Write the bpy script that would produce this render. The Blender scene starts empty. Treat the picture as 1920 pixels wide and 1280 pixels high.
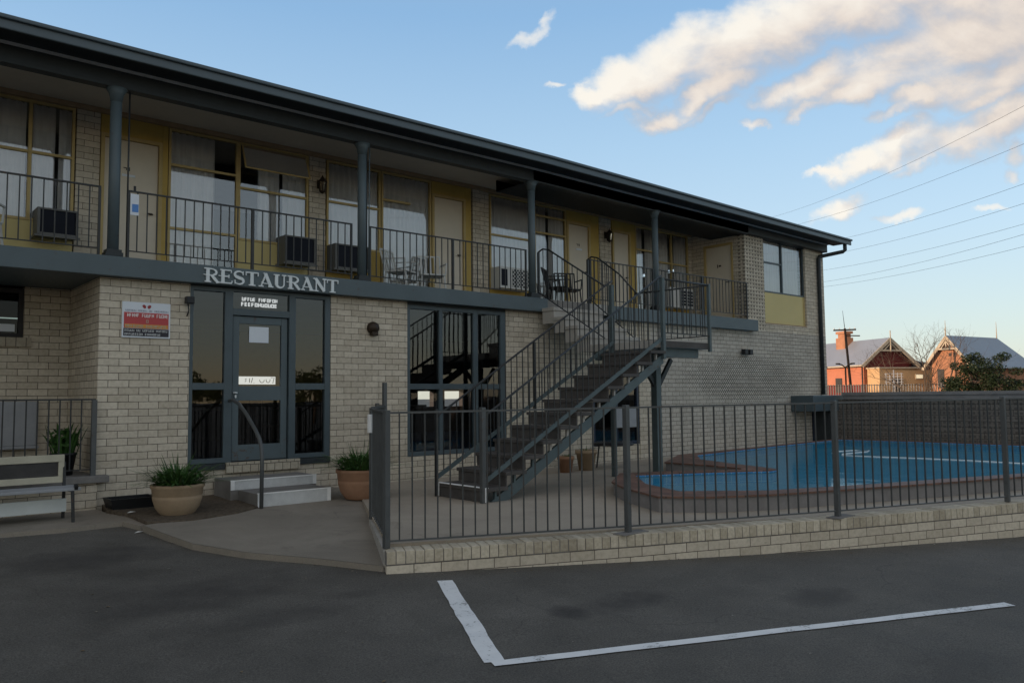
import bpy, bmesh, math, random
from mathutils import Vector, Matrix
random.seed(7)
R = math.radians
sc = bpy.context.scene
col = sc.collection

# ------------------------------------------------------------------ camera
cam_d = bpy.data.cameras.new('camera')
cam = bpy.data.objects.new('camera', cam_d); col.objects.link(cam)
cr = Vector((0.7584, -0.6517, -0.0100)); cu = Vector((-0.0371, -0.0585, 0.9976)); cw = Vector((0.6507, 0.7562, 0.0686))
M = Matrix(((cr.x, cu.x, -cw.x), (cr.y, cu.y, -cw.y), (cr.z, cu.z, -cw.z)))
cam.matrix_world = Matrix.Translation((-2.653, -10.642, 1.180)) @ M.to_4x4()
cam_d.sensor_width = 36.0
cam_d.lens = 36.0 * 1500 / 1920
cam_d.clip_start = 0.05; cam_d.clip_end = 3000
sc.camera = cam

# ------------------------------------------------------------------ sky, sun, exposure
SUN_AZ, SUN_EL = 290.0, 6.5
world = bpy.data.worlds.new("World"); sc.world = world; world.use_nodes = True
wt = world.node_tree; wn = wt.nodes; wl = wt.links; wn.clear()
def wnode(t, **k):
    n = wn.new(t)
    for a, b in k.items(): setattr(n, a, b)
    return n
def wmath(op, a, b=None, c=None, clamp=False, tree=None):
    tr = tree or wt
    n = tr.nodes.new('ShaderNodeMath'); n.operation = op; n.use_clamp = clamp
    for i, v in enumerate((a, b, c)):
        if v is None: continue
        if isinstance(v, (int, float)): n.inputs[i].default_value = v
        else: tr.links.new(v, n.inputs[i])
    return n.outputs[0]
sky = wnode('ShaderNodeTexSky', sky_type='NISHITA', sun_disc=False)
sky.sun_elevation = R(SUN_EL); sky.sun_rotation = R(SUN_AZ); sky.altitude = 200; sky.air_density = 1.0; sky.dust_density = 0.6; sky.ozone_density = 2.0

# cloud bank: soft elongated banks at fixed compass bearings, broken up with fractal noise
c0 = cw.normalized(); e1 = cr.normalized(); e2 = cu.normalized()
grp = bpy.data.node_groups.new('cloud_density', 'ShaderNodeTree')
grp.interface.new_socket('P', in_out='INPUT', socket_type='NodeSocketVector')
grp.interface.new_socket('D', in_out='OUTPUT', socket_type='NodeSocketFloat')
gi = grp.nodes.new('NodeGroupInput'); go = grp.nodes.new('NodeGroupOutput')
wz = grp.nodes.new('ShaderNodeTexNoise'); wz.inputs['Scale'].default_value = 13; wz.inputs['Detail'].default_value = 7; wz.inputs['Roughness'].default_value = 0.58; grp.links.new(gi.outputs[0], wz.inputs['Vector'])
wq = grp.nodes.new('ShaderNodeVectorMath'); wq.operation = 'SUBTRACT'; grp.links.new(wz.outputs['Color'], wq.inputs[0]); wq.inputs[1].default_value = (.5, .5, .5)
wm = grp.nodes.new('ShaderNodeVectorMath'); wm.operation = 'MULTIPLY_ADD'; grp.links.new(wq.outputs[0], wm.inputs[0]); wm.inputs[1].default_value = (.085, .075, 0); grp.links.new(gi.outputs[0], wm.inputs[2])
gx = grp.nodes.new('ShaderNodeSeparateXYZ'); grp.links.new(wm.outputs[0], gx.inputs[0])
U, V = gx.outputs[0], gx.outputs[1]
# (u, v, half length, half width, tilt deg) on the tangent plane
BANKS = [(1115,172,45,22,20),(1180,148,80,40,24),(1270,105,110,52,28),(1380,85,120,62,24),(1480,45,150,68,24),(1640,-5,230,72,14),(1850,-20,240,80,5),
         (1300,180,55,24,20),(1370,150,80,34,25),(1232,216,50,26,12),(1280,206,40,14,10),
         (1460,178,55,28,25),(1540,150,90,42,28),(1660,122,130,52,24),(1790,75,170,80,24),(1920,40,140,80,10),(1500,210,46,14,18),(1600,175,90,24,20),
         (1715,186,50,26,10),(1790,158,100,44,24),(1900,130,130,50,28),(1850,180,80,20,20),
         (1555,326,36,10,24),(1615,300,66,24,26),(1690,268,70,32,26),(1790,262,120,36,12),(1890,222,120,48,26),
         (1580,382,60,18,14),(1690,394,52,12,12),(1912,290,34,24,20),(1885,328,22,18,0),(1416,234,26,12,5),(998,66,60,15,38),(1330,205,90,16,18),(1180,200,60,12,15),(1560,195,120,16,14),(1660,215,60,12,10),(1740,300,80,14,20),(1860,395,50,9,8),(1040,160,30,8,10)]
THIN = {(1416,234):.5,(998,66):.36,(1885,328):.5,(1912,290):.7,(1690,394):.55,(1580,382):.65,(1232,216):.95,(1280,206):.6,(1500,210):.8,(1555,326):.7,(1330,205):.45,(1180,200):.35,(1560,195):.45,(1660,215):.35,(1740,300):.45,(1860,395):.3,(1040,160):.2}
best = None
for (px, py, a, b, t) in BANKS:
    u0, v0 = (px-960)/1500, (640-py)/1500; a /= 1500; b /= 1500; ct, st = math.cos(R(t)), math.sin(R(t))
    du = wmath('SUBTRACT', U, u0, tree=grp); dv = wmath('SUBTRACT', V, v0, tree=grp)
    p = wmath('MULTIPLY_ADD', dv, st/a, wmath('MULTIPLY', du, ct/a, tree=grp), tree=grp)
    q = wmath('MULTIPLY_ADD', dv, ct/b, wmath('MULTIPLY', du, -st/b, tree=grp), tree=grp)
    r2 = wmath('MULTIPLY_ADD', p, p, wmath('MULTIPLY', q, q, tree=grp), tree=grp)
    w0 = THIN.get((px, py), 1.0); d = wmath('SUBTRACT', w0, r2, tree=grp)
    best = d if best is None else wmath('SMOOTH_MAX', best, d, 0.35, tree=grp)
best = wmath('MAXIMUM', best, -2.0, tree=grp)
mp = grp.nodes.new('ShaderNodeMapping'); grp.links.new(gi.outputs[0], mp.inputs[0]); mp.inputs['Rotation'].default_value = (0, 0, R(-24)); mp.inputs['Scale'].default_value = (11, 17, 1)
nz = grp.nodes.new('ShaderNodeTexNoise'); nz.inputs['Scale'].default_value = 1.0; nz.inputs['Detail'].default_value = 8; nz.inputs['Roughness'].default_value = 0.60
nz.inputs['Distortion'].default_value = 0.35
grp.links.new(mp.outputs[0], nz.inputs['Vector'])
nn = wmath('MULTIPLY_ADD', nz.outputs[0], 1.8, -0.85, tree=grp)
D = wmath('MULTIPLY_ADD', best, 0.9, nn, tree=grp)
grp.links.new(D, go.inputs[0])
tc = wnode('ShaderNodeTexCoord')
def wdot(v):
    n = wnode('ShaderNodeVectorMath', operation='DOT_PRODUCT'); wl.new(tc.outputs['Generated'], n.inputs[0]); n.inputs[1].default_value = v
    return n.outputs['Value']
dz = wdot(c0); dzc = wmath('MAXIMUM', dz, 0.05)
uu = wmath('DIVIDE', wdot(e1), dzc); vv = wmath('DIVIDE', wdot(e2), dzc)
cmb = wnode('ShaderNodeCombineXYZ'); wl.new(uu, cmb.inputs[0]); wl.new(vv, cmb.inputs[1])
def dens(off):
    a = wnode('ShaderNodeVectorMath', operation='ADD'); wl.new(cmb.outputs[0], a.inputs[0]); a.inputs[1].default_value = off
    g = wnode('ShaderNodeGroup'); g.node_tree = grp; wl.new(a.outputs[0], g.inputs[0]); return g.outputs[0]
d0 = dens((0, 0, 0)); d1 = dens((-0.016, 0.020, 0)); d2 = dens((-0.045, 0.045, 0))
front = wmath('MULTIPLY', wmath('SUBTRACT', dz, 0.15), 6.0, clamp=True)
rmp = wnode('ShaderNodeMapRange', interpolation_type='SMOOTHSTEP'); wl.new(d0, rmp.inputs[0])
rmp.inputs[1].default_value = -0.60; rmp.inputs[2].default_value = 0.75
cover = wmath('MULTIPLY', wmath('MULTIPLY', rmp.outputs[0], front), 0.95)
lit = wmath('ADD', wmath('MULTIPLY_ADD', wmath('SUBTRACT', d0, d1), 0.27, 0.36), wmath('MULTIPLY', wmath('SUBTRACT', d0, d2), 0.17), clamp=True)
wl.new(wmath('MULTIPLY_ADD', lit, -0.40, 1.30), rmp.inputs[2])
ccol = wnode('ShaderNodeValToRGB'); wl.new(lit, ccol.inputs[0])
ccol.color_ramp.elements[0].position = 0.10; ccol.color_ramp.elements[0].color = (0.54, 0.475, 0.45, 1)
ccol.color_ramp.elements[1].position = 0.95; ccol.color_ramp.elements[1].color = (1.0, 0.94, 0.84, 1)
m_ = ccol.color_ramp.elements.new(0.5); m_.color = (0.84, 0.74, 0.65, 1)
# low haze whitening towards the horizon and a warm afterglow all round it
sepd = wnode('ShaderNodeSeparateXYZ'); wl.new(tc.outputs['Generated'], sepd.inputs[0])
SKY_STRENGTH = 0.12
EXPOSURE = 1.1
kk = 1.0 / (SKY_STRENGTH * 2**EXPOSURE)
elev = wmath('ARCSINE', sepd.outputs[2])
gr = wnode('ShaderNodeValToRGB'); wl.new(wmath('DIVIDE', elev, R(90), clamp=True), gr.inputs[0]); ge = gr.color_ramp.elements
STOPS = [(0.0, (.74,.76,.70)), (.055, (.68,.79,.83)), (.12, (.60,.78,.94)), (.19, (.48,.70,.93)), (.29, (.31,.54,.84)), (.55, (.33,.39,.47)), (1.0, (.40,.41,.43))]
ge[0].position, ge[0].color = STOPS[0][0], (*STOPS[0][1], 1); ge[1].position, ge[1].color = STOPS[-1][0], (*STOPS[-1][1], 1)
for p_, c_ in STOPS[1:-1]: q_ = ge.new(p_); q_.color = (*c_, 1)
# towards the afterglow (behind the viewer, sunset side) the low sky turns yellow-grey
hz = wnode('ShaderNodeCombineXYZ'); wl.new(sepd.outputs[0], hz.inputs[0]); wl.new(sepd.outputs[1], hz.inputs[1]); hn = wnode('ShaderNodeVectorMath', operation='NORMALIZE'); wl.new(hz.outputs[0], hn.inputs[0])
ha = wnode('ShaderNodeVectorMath', operation='DOT_PRODUCT'); wl.new(hn.outputs[0], ha.inputs[0]); ha.inputs[1].default_value = (math.sin(R(215)), math.cos(R(215)), 0)
back = wmath('MULTIPLY', wmath('ADD', ha.outputs['Value'], .25), 1.1, clamp=True)
gb = wnode('ShaderNodeValToRGB'); wl.new(wmath('DIVIDE', elev, R(90), clamp=True), gb.inputs[0]); be = gb.color_ramp.elements
BST = [(0.0, (1.00,.74,.46)), (.02, (.90,.76,.54)), (.045, (.76,.75,.64)), (.085, (.68,.74,.73)), (.14, (.68,.74,.77)), (.27, (.70,.73,.76)), (.55, (.60,.585,.56)), (1.0, (.43,.435,.445))]
be[0].position, be[0].color = BST[0][0], (*BST[0][1], 1); be[1].position, be[1].color = BST[-1][0], (*BST[-1][1], 1)
for p_, c_ in BST[1:-1]: q_ = be.new(p_); q_.color = (*c_, 1)
g2_ = wnode('ShaderNodeMix', data_type='RGBA'); wl.new(back, g2_.inputs[0]); wl.new(gr.outputs[0], g2_.inputs[6]); wl.new(gb.outputs[0], g2_.inputs[7])
gs = wnode('ShaderNodeMix', data_type='RGBA', blend_type='MULTIPLY'); gs.inputs[0].default_value = 1.0; wl.new(g2_.outputs[2], gs.inputs[6]); gs.inputs[7].default_value = (kk, kk, kk, 1)
skyc = wnode('ShaderNodeMix', data_type='RGBA'); skyc.inputs[0].default_value = 0.78
wl.new(sky.outputs[0], skyc.inputs[6]); wl.new(gs.outputs[2], skyc.inputs[7])
cs = wnode('ShaderNodeMix', data_type='RGBA', blend_type='MULTIPLY'); cs.inputs[0].default_value = 1.0
wl.new(ccol.outputs[0], cs.inputs[6]); cs.inputs[7].default_value = (kk, kk, kk, 1)
mixc = wnode('ShaderNodeMix', data_type='RGBA'); wl.new(cover, mixc.inputs[0]); wl.new(skyc.outputs[2], mixc.inputs[6]); wl.new(cs.outputs[2], mixc.inputs[7])
bg = wnode('ShaderNodeBackground'); bg.inputs['Strength'].default_value = SKY_STRENGTH; wl.new(mixc.outputs[2], bg.inputs['Color'])
wo = wnode('ShaderNodeOutputWorld'); wl.new(bg.outputs[0], wo.inputs['Surface'])

sun_d = bpy.data.lights.new('sun', 'SUN'); sun = bpy.data.objects.new('sun', sun_d); col.objects.link(sun)
sun_d.energy = 2.2; sun_d.angle = R(0.5); sun_d.color = (1.0, 0.72, 0.50)
sdir = Vector((math.sin(R(SUN_AZ))*math.cos(R(SUN_EL)), math.cos(R(SUN_AZ))*math.cos(R(SUN_EL)), math.sin(R(SUN_EL))))
sun.rotation_euler = sdir.to_track_quat('Z', 'Y').to_euler(); sun.location = (-30, 20, 30)
sc.view_settings.view_transform = 'Standard'; sc.view_settings.look = 'None'; sc.view_settings.exposure = EXPOSURE; sc.view_settings.gamma = 1.0
sc.view_settings.use_curve_mapping = False
sc.render.engine = 'CYCLES'
sc.cycles.max_bounces = 8; sc.cycles.transparent_max_bounces = 16; sc.cycles.sample_clamp_indirect = 4.0

# ------------------------------------------------------------------ mesh builder
class MB:
    def __init__(s): s.v = []; s.f = []; s.sm = []
    def face(s, pts, smooth=False):
        i = len(s.v); s.v += [Vector(p) for p in pts]; s.f.append(list(range(i, i+len(pts)))); s.sm.append(smooth); return s
    def box(s, x0, x1, y0, y1, z0, z1):
        if x0 > x1: x0, x1 = x1, x0
        if y0 > y1: y0, y1 = y1, y0
        if z0 > z1: z0, z1 = z1, z0
        i = len(s.v)
        s.v += [Vector(p) for p in ((x0,y0,z0),(x1,y0,z0),(x1,y1,z0),(x0,y1,z0),(x0,y0,z1),(x1,y0,z1),(x1,y1,z1),(x0,y1,z1))]
        for q in ((0,3,2,1),(4,5,6,7),(0,1,5,4),(1,2,6,5),(2,3,7,6),(3,0,4,7)): s.f.append([i+k for k in q]); s.sm.append(False)
        return s
    def bar(s, a, b, w, h, up=(0,0,1)):
        a, b = Vector(a), Vector(b); d = (b-a).normalized(); u = Vector(up)
        if abs(d.dot(u)) > 0.99: u = Vector((0,1,0))
        x = d.cross(u).normalized(); y = x.cross(d).normalized(); i = len(s.v)
        for p in (a, b):
            for sx, sy in ((-1,-1),(1,-1),(1,1),(-1,1)): s.v.append(p + x*(sx*w/2) + y*(sy*h/2))
        for q in ((0,1,2,3),(7,6,5,4),(0,4,5,1),(1,5,6,2),(2,6,7,3),(3,7,4,0)): s.f.append([i+k for k in q]); s.sm.append(False)
        return s
    def tube(s, pts, r, n=8, cap=True):
        pts = [Vector(p) for p in pts]; rr = r if isinstance(r, (list, tuple)) else [r]*len(pts); i = len(s.v); px = None
        for j, p in enumerate(pts):
            d = (pts[min(j+1, len(pts)-1)] - pts[max(j-1, 0)]).normalized()
            if px is None:
                px = d.cross(Vector((0.3,0.1,1)) if abs(d.z) < .9 else Vector((1,0,0))).normalized()
            px = (px - d*px.dot(d)).normalized(); py = d.cross(px)
            for k in range(n):
                a = 2*math.pi*k/n; s.v.append(p + (px*math.cos(a) + py*math.sin(a))*rr[j])
        for j in range(len(pts)-1):
            for k in range(n):
                s.f.append([i+j*n+k, i+j*n+(k+1)%n, i+(j+1)*n+(k+1)%n, i+(j+1)*n+k]); s.sm.append(n > 5)
        if cap:
            s.f.append([i+k for k in range(n)][::-1]); s.sm.append(False)
            s.f.append([i+(len(pts)-1)*n+k for k in range(n)]); s.sm.append(False)
        return s
    def lathe(s, prof, c=(0,0,0), n=28, wob=0.0):
        i = len(s.v); c = Vector(c)
        for (r, z) in prof:
            for k in range(n):
                a = 2*math.pi*k/n; q = r*(1+wob*math.sin(a*2+1)); s.v.append(c + Vector((q*math.cos(a), q*math.sin(a), z)))
        for j in range(len(prof)-1):
            for k in range(n):
                s.f.append([i+j*n+k, i+j*n+(k+1)%n, i+(j+1)*n+(k+1)%n, i+(j+1)*n+k]); s.sm.append(True)
        return s
    def prism(s, poly, z0, z1, top=True, bottom=True):
        # z0/z1: number or function(x,y)
        g0 = z0 if callable(z0) else (lambda x, y: z0); g1 = z1 if callable(z1) else (lambda x, y: z1)
        area = sum(poly[k][0]*poly[(k+1) % len(poly)][1] - poly[(k+1) % len(poly)][0]*poly[k][1] for k in range(len(poly)))
        if area < 0: poly = poly[::-1]
        n = len(poly); i = len(s.v)
        s.v += [Vector((x, y, g0(x, y))) for x, y in poly] + [Vector((x, y, g1(x, y))) for x, y in poly]
        if bottom: s.f.append([i+k for k in range(n)][::-1]); s.sm.append(False)
        if top: s.f.append([i+n+k for k in range(n)]); s.sm.append(False)
        for k in range(n): s.f.append([i+k, i+(k+1)%n, i+n+(k+1)%n, i+n+k]); s.sm.append(False)
        return s
    def mesh(s, name, off=(0,0,0)):
        off = Vector(off); me = bpy.data.meshes.new(name)
        me.from_pydata([tuple(p-off) for p in s.v], [], s.f)
        uv = me.uv_layers.new(name='UVMap'); me.update()
        for p, sm in zip(me.polygons, s.sm):
            p.use_smooth = sm; n = p.normal; ax = max(range(3), key=lambda k: abs(n[k]))
            for li in p.loop_indices:
                c = me.vertices[me.loops[li].vertex_index].co + off
                uv.data[li].uv = (c.y, c.z) if ax == 0 else ((c.x, c.z) if ax == 1 else (c.x, c.y))
        return me

def thing(name, label, cat, loc=(0,0,0), rz=0, group=None):
    o = bpy.data.objects.new(name, None); col.objects.link(o); o.location = loc; o.rotation_euler = (0, 0, rz); o.empty_display_size = .2
    o['label'] = label; o['category'] = cat
    if group: o['group'] = group
    return o
def root_of(o):
    while o.parent: o = o.parent
    return o
def part(name, mb, mat, parent, bevel=0, label=None, local=False):
    """link mb as one mesh object; coordinates are world ones unless local"""
    off = (0,0,0) if local or parent is None else root_of(parent).location
    o = bpy.data.objects.new(name, mb.mesh(name, off)); col.objects.link(o)
    o.data.materials.append(MAT[mat] if isinstance(mat, str) else mat)
    if parent is not None: o.parent = parent
    if bevel:
        m = o.modifiers.new('edge', 'BEVEL'); m.width = bevel; m.segments = 2; m.limit_method = 'ANGLE'; m.harden_normals = False
    if label: o['label'] = label
    return o
def solo(name, mb, mat, label, cat, group=None, bevel=0):
    o = part(name, mb, mat, None, bevel); o['label'] = label; o['category'] = cat
    if group: o['group'] = group
    return o
def struct(name, mb, mat, kind='structure', bevel=0):
    o = part(name, mb, mat, None, bevel); o['kind'] = kind; return o
def copy_tree(o, parent=None):
    c = o.copy(); col.objects.link(c)
    if parent is not None: c.parent = parent; c.matrix_parent_inverse = o.matrix_parent_inverse
    for ch in list(o.children): copy_tree(ch, c)
    return c
def again(proto, loc, name, parent):
    c = proto.copy(); c.name = name; col.objects.link(c); c.parent = parent; c.location = loc; return c

# ------------------------------------------------------------------ materials
MAT = {}
class NT:
    def __init__(s, name):
        s.m = bpy.data.materials.new(name); s.m.use_nodes = True; s.t = s.m.node_tree; s.t.nodes.clear(); MAT[name] = s.m
        s.out = s.n('ShaderNodeOutputMaterial')
    def n(s, t, **k):
        x = s.t.nodes.new(t)
        for a, b in k.items(): setattr(x, a, b)
        return x
    def l(s, a, b): s.t.links.new(a, b)
    def math(s, op, a, b=None, c=None, clamp=False): return wmath(op, a, b, c, clamp, s.t)
    def noise(s, vec, scale, detail=4, rough=.55, dist=0):
        x = s.n('ShaderNodeTexNoise'); x.inputs['Scale'].default_value = scale; x.inputs['Detail'].default_value = detail
        x.inputs['Roughness'].default_value = rough; x.inputs['Distortion'].default_value = dist
        if vec is not None: s.l(vec, x.inputs['Vector'])
        return x.outputs[0]
    def ramp(s, fac, stops):
        x = s.n('ShaderNodeValToRGB'); s.l(fac, x.inputs[0]); e = x.color_ramp.elements
        e[0].position, e[0].color = stops[0][0], (*stops[0][1], 1); e[1].position, e[1].color = stops[-1][0], (*stops[-1][1], 1)
        for p, c in stops[1:-1]: q = e.new(p); q.color = (*c, 1)
        return x.outputs[0]
    def rng(s, v, a, b, c=0., d=1.):
        x = s.n('ShaderNodeMapRange'); s.l(v, x.inputs[0]); x.inputs[1].default_value = a; x.inputs[2].default_value = b; x.inputs[3].default_value = c; x.inputs[4].default_value = d
        return x.outputs[0]
    def mix(s, fac, a, b, mode='MIX'):
        x = s.n('ShaderNodeMix', data_type='RGBA', blend_type=mode)
        for i, v in ((0, fac), (6, a), (7, b)):
            if isinstance(v, (int, float)): x.inputs[i].default_value = v
            elif isinstance(v, tuple): x.inputs[i].default_value = (*v, 1)
            else: s.l(v, x.inputs[i])
        return x.outputs[2]
    def bsdf(s, colr, rough=.6, spec=.3, metal=0., bump=None, bstr=.3, bdist=.01):
        b = s.n('ShaderNodeBsdfPrincipled')
        for nm, v in (('Base Color', colr), ('Roughness', rough), ('Metallic', metal)):
            if isinstance(v, tuple): b.inputs[nm].default_value = (*v, 1)
            elif isinstance(v, (int, float)): b.inputs[nm].default_value = v
            else: s.l(v, b.inputs[nm])
        b.inputs['Specular IOR Level'].default_value = spec
        if bump is not None:
            q = s.n('ShaderNodeBump'); q.inputs['Strength'].default_value = bstr; q.inputs['Distance'].default_value = bdist
            s.l(bump, q.inputs['Height']); s.l(q.outputs[0], b.inputs['Normal'])
        s.l(b.outputs[0], s.out.inputs['Surface']); return b
def P(nt): return nt.n('ShaderNodeTexCoord').outputs['Object']
def UVc(nt): return nt.n('ShaderNodeTexCoord').outputs['UV']
def simple(name, c, rough=.55, spec=.3, metal=0., var=.18, scale=6., bump=0., rust=0.):
    t = NT(name); p = t.n('ShaderNodeNewGeometry').outputs['Position']
    n1 = t.noise(p, scale, 5, .6); n2 = t.noise(p, scale*9, 3, .6)
    f = t.math('ADD', t.math('MULTIPLY', n1, .7), t.math('MULTIPLY', n2, .3))
    lo = tuple(x*(1-var) for x in c); hi = tuple(min(1, x*(1+var)) for x in c)
    cc = t.ramp(f, [(.3, lo), (.7, hi)])
    if rust:
        n3 = t.noise(p, 14., 6, .7); n4 = t.noise(p, 1.1, 3); cc = t.mix(t.rng(t.math('ADD', n3, t.math('MULTIPLY', n4, .45)), .86, .96, 0, rust), cc, (.085, .042, .022))
    t.bsdf(cc, t.rng(n2, .3, .7, rough-.08, rough+.08), spec, metal, n2 if bump else None, bump, .004)
    return t
def brick_mat(name, base, dark, mortar, w=.24, h=.0895, joint=.0078, grid=None, soot=0.):
    t = NT(name); uv = UVc(t); p = t.n('ShaderNodeNewGeometry').outputs['Position']
    b = t.n('ShaderNodeTexBrick'); b.offset = .5; b.squash = 1.0
    # slightly wobbly joints
    wob = t.noise(uv, 9., 3); wv = t.n('ShaderNodeVectorMath', operation='MULTIPLY_ADD')
    cb = t.n('ShaderNodeCombineXYZ'); t.l(wob, cb.inputs[0]); t.l(wob, cb.inputs[1]); t.l(cb.outputs[0], wv.inputs[0]); wv.inputs[1].default_value = (.005, .004, 0); t.l(uv, wv.inputs[2])
    t.l(wv.outputs[0], b.inputs['Vector'])
    b.inputs['Scale'].default_value = 1.; b.inputs['Brick Width'].default_value = w; b.inputs['Row Height'].default_value = h
    b.inputs['Mortar Size'].default_value = joint/2*1.0; b.inputs['Mortar Smooth'].default_value = .25; b.inputs['Bias'].default_value = -.1
    b.inputs['Color1'].default_value = (*base, 1); b.inputs['Color2'].default_value = (*dark, 1); b.inputs['Mortar'].default_value = (*mortar, 1)
    st = t.noise(p, 1.3, 5, .62); st2 = t.noise(p, 26., 4, .6)
    c = t.mix(t.rng(st, .35, .75, 0, .35), b.outputs['Color'], tuple(x*.62 for x in base), 'MIX')
    c = t.mix(1.0, c, t.ramp(st2, [(.25, (.80, .79, .77)), (.6, (1, 1, 1))]), 'MULTIPLY')
    mpn = t.n('ShaderNodeMapping'); t.l(uv, mpn.inputs[0]); mpn.inputs['Scale'].default_value = (7., .55, 1); run = t.noise(mpn.outputs[0], 1., 5, .62)
    c = t.mix(t.rng(run, .57, .76, 0, .36), c, tuple(x*.42 for x in dark)); spot = t.noise(uv, 5.5, 5, .7); c = t.mix(t.rng(spot, .66, .74, 0, .5), c, (.16, .135, .105)); c = t.mix(t.rng(spot, .34, .27, 0, .35), c, (.66, .62, .55))
    hgt = t.math('MULTIPLY_ADD', st2, .18, t.math('SUBTRACT', 1., b.outputs['Fac']))
    if grid:   # open pattern blocks: rows of small square recesses
        gx0, gz0, pitch, frac = grid
        sx = t.n('ShaderNodeSeparateXYZ'); t.l(uv, sx.inputs[0])
        fx = t.math('FRACT', t.math('DIVIDE', sx.outputs[0], gx0)); fz = t.math('FRACT', t.math('DIVIDE', sx.outputs[1], gz0))
        hx = t.math('MULTIPLY', t.math('GREATER_THAN', fx, frac), t.math('LESS_THAN', fx, .96)); hz = t.math('MULTIPLY', t.math('GREATER_THAN', fz, frac), t.math('LESS_THAN', fz, .96))
        hole = t.math('MULTIPLY', hx, hz)
        c = t.mix(t.math('MULTIPLY', hole, pitch), c, (.02, .02, .022)); hgt = t.math('SUBTRACT', hgt, t.math('MULTIPLY', hole, 1.5))
    t.bsdf(c, .85, .15, 0, hgt, .55, .008)
    return t
CREAM, CREAM2, JOINT = (.67, .595, .485), (.50, .435, .345), (.068, .054, .046)
brick_mat('cream_brick', CREAM, CREAM2, JOINT)
brick_mat('cream_brick_header', (.52, .465, .37), (.41, .355, .28), (.06, .052, .045), w=.116, h=.30, joint=.010)
brick_mat('pattern_brick', CREAM, CREAM2, JOINT, grid=(.12, .0895, .6, .45))
brick_mat('screen_block', (.20, .178, .16), (.155, .138, .125), (.05, .045, .04), w=.30, h=.13, joint=.012, grid=(.105, .105, .42, .42))
# lower wall whose brickwork turns to a fine open pattern over one stretch
def fine_wall():
    t = brick_mat('fine_pattern_brick', (.55, .505, .44), (.45, .41, .355), (.045, .041, .037), joint=.0095)
    bs = [n for n in t.t.nodes if n.type == 'BSDF_PRINCIPLED'][0]; c = bs.inputs['Base Color'].links[0].from_socket
    uv = UVc(t); s = t.n('ShaderNodeSeparateXYZ'); t.l(uv, s.inputs[0]); x, z = s.outputs[0], s.outputs[1]
    wob = t.noise(uv, 1.4, 4)
    ex = t.math('POWER', t.math('DIVIDE', t.math('SUBTRACT', x, 13.9), 2.7), 2); ez = t.math('POWER', t.math('DIVIDE', t.math('SUBTRACT', z, 1.55), .62), 2)
    msk = t.rng(t.math('ADD', t.math('ADD', ex, ez), t.math('MULTIPLY', wob, .9)), 1.5, .85)
    row = t.math('FLOOR', t.math('DIVIDE', z, .043)); fx = t.math('FRACT', t.math('MULTIPLY_ADD', row, .5, t.math('DIVIDE', x, .0833))); fz = t.math('FRACT', t.math('DIVIDE', z, .043))
    hole = t.math('MULTIPLY', t.math('GREATER_THAN', fx, .52), t.math('GREATER_THAN', fz, .4))
    c2 = t.mix(t.math('MULTIPLY', t.math('MULTIPLY', hole, msk), .92), c, (.03, .028, .027)); t.l(c2, bs.inputs['Base Color'])
fine_wall()
simple('teal_paint', (.088, .116, .130), .48, .35, var=.10, scale=3, bump=.05, rust=.7)
simple('teal_frame', (.066, .090, .104), .42, .4, var=.12, scale=4)
simple('dark_beam', (.030, .036, .040), .5, .3, var=.2)
simple('fascia_paint', (.085, .112, .130), .42, .4, var=.12, scale=2)
simple('roof_metal', (.22, .24, .26), .45, .4, .3, var=.1)
simple('soffit', (.52, .46, .39), .8, .2, var=.12, scale=1.2)
simple('cornice', (.34, .24, .15), .6, .3, var=.15)
simple('ochre', (.48, .33, .085), .55, .3, var=.14, scale=2)
simple('ochre_frame', (.47, .35, .15), .5, .3, var=.14, scale=3)
simple('yellow_panel', (.56, .46, .20), .5, .3, var=.06, scale=1.5)
simple('door_cream', (.66, .585, .475), .55, .3, var=.06, scale=1.6)
simple('black_steel', (.022, .024, .026), .42, .4, var=.3, rust=.7)
simple('fence_steel', (.085, .090, .092), .45, .4, .1, var=.2, scale=5, rust=.7)
simple('bar_steel', (.055, .058, .058), .5, .3, var=.3, scale=7, rust=.7)
simple('stair_steel', (.085, .112, .118), .5, .35, var=.18, scale=4, rust=.7)
simple('tread_dark', (.085, .078, .074), .8, .2, var=.25, scale=5, bump=.2)
simple('concrete_dark', (.20, .19, .18), .85, .2, var=.2, scale=4, bump=.3)
simple('concrete_light', (.38, .36, .33), .85, .2, var=.16, scale=4, bump=.25)
simple('white_paint', (.85, .85, .84), .6, .3, var=.10, scale=9, bump=.1)
simple('riser_grey', (.56, .57, .57), .75, .25, var=.16, scale=6, bump=.15)
simple('sign_white', (.66, .70, .76), .4, .4, var=.04)
simple('sign_red', (.46, .055, .06), .4, .4, var=.05)
simple('sign_orange', (.62, .27, .05), .4, .4, var=.05)
simple('sign_black', (.02, .018, .03), .4, .4, var=.05)
simple('sign_ink', (.30, .30, .38), .5, .3, var=.1)
simple('emblem_red', (.30, .045, .05), .5, .3, var=.2, scale=60)
simple('letter_silver', (.62, .66, .68), .35, .5, .1, var=.10, scale=14)
simple('ac_dark', (.010, .012, .020), .6, .15, var=.2)
simple('ac_case', (.13, .13, .125), .5, .3, var=.1)
simple('ac_white', (.60, .60, .58), .5, .3, var=.06)
simple('terracotta_tan', (.36, .265, .175), .8, .2, var=.16, scale=5, bump=.2)
simple('terracotta', (.33, .185, .115), .8, .2, var=.18, scale=5, bump=.2)
simple('soil', (.115, .092, .070), .95, .1, var=.5, scale=22, bump=.8)
simple('plastic_black', (.016, .017, .020), .5, .35, var=.2)
simple('bench_grey', (.30, .31, .33), .6, .3, var=.12, scale=5)
simple('bench_cream', (.43, .40, .31), .6, .3, var=.14, scale=5)
simple('bench_board', (.60, .63, .62), .55, .3, var=.06)
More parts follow.
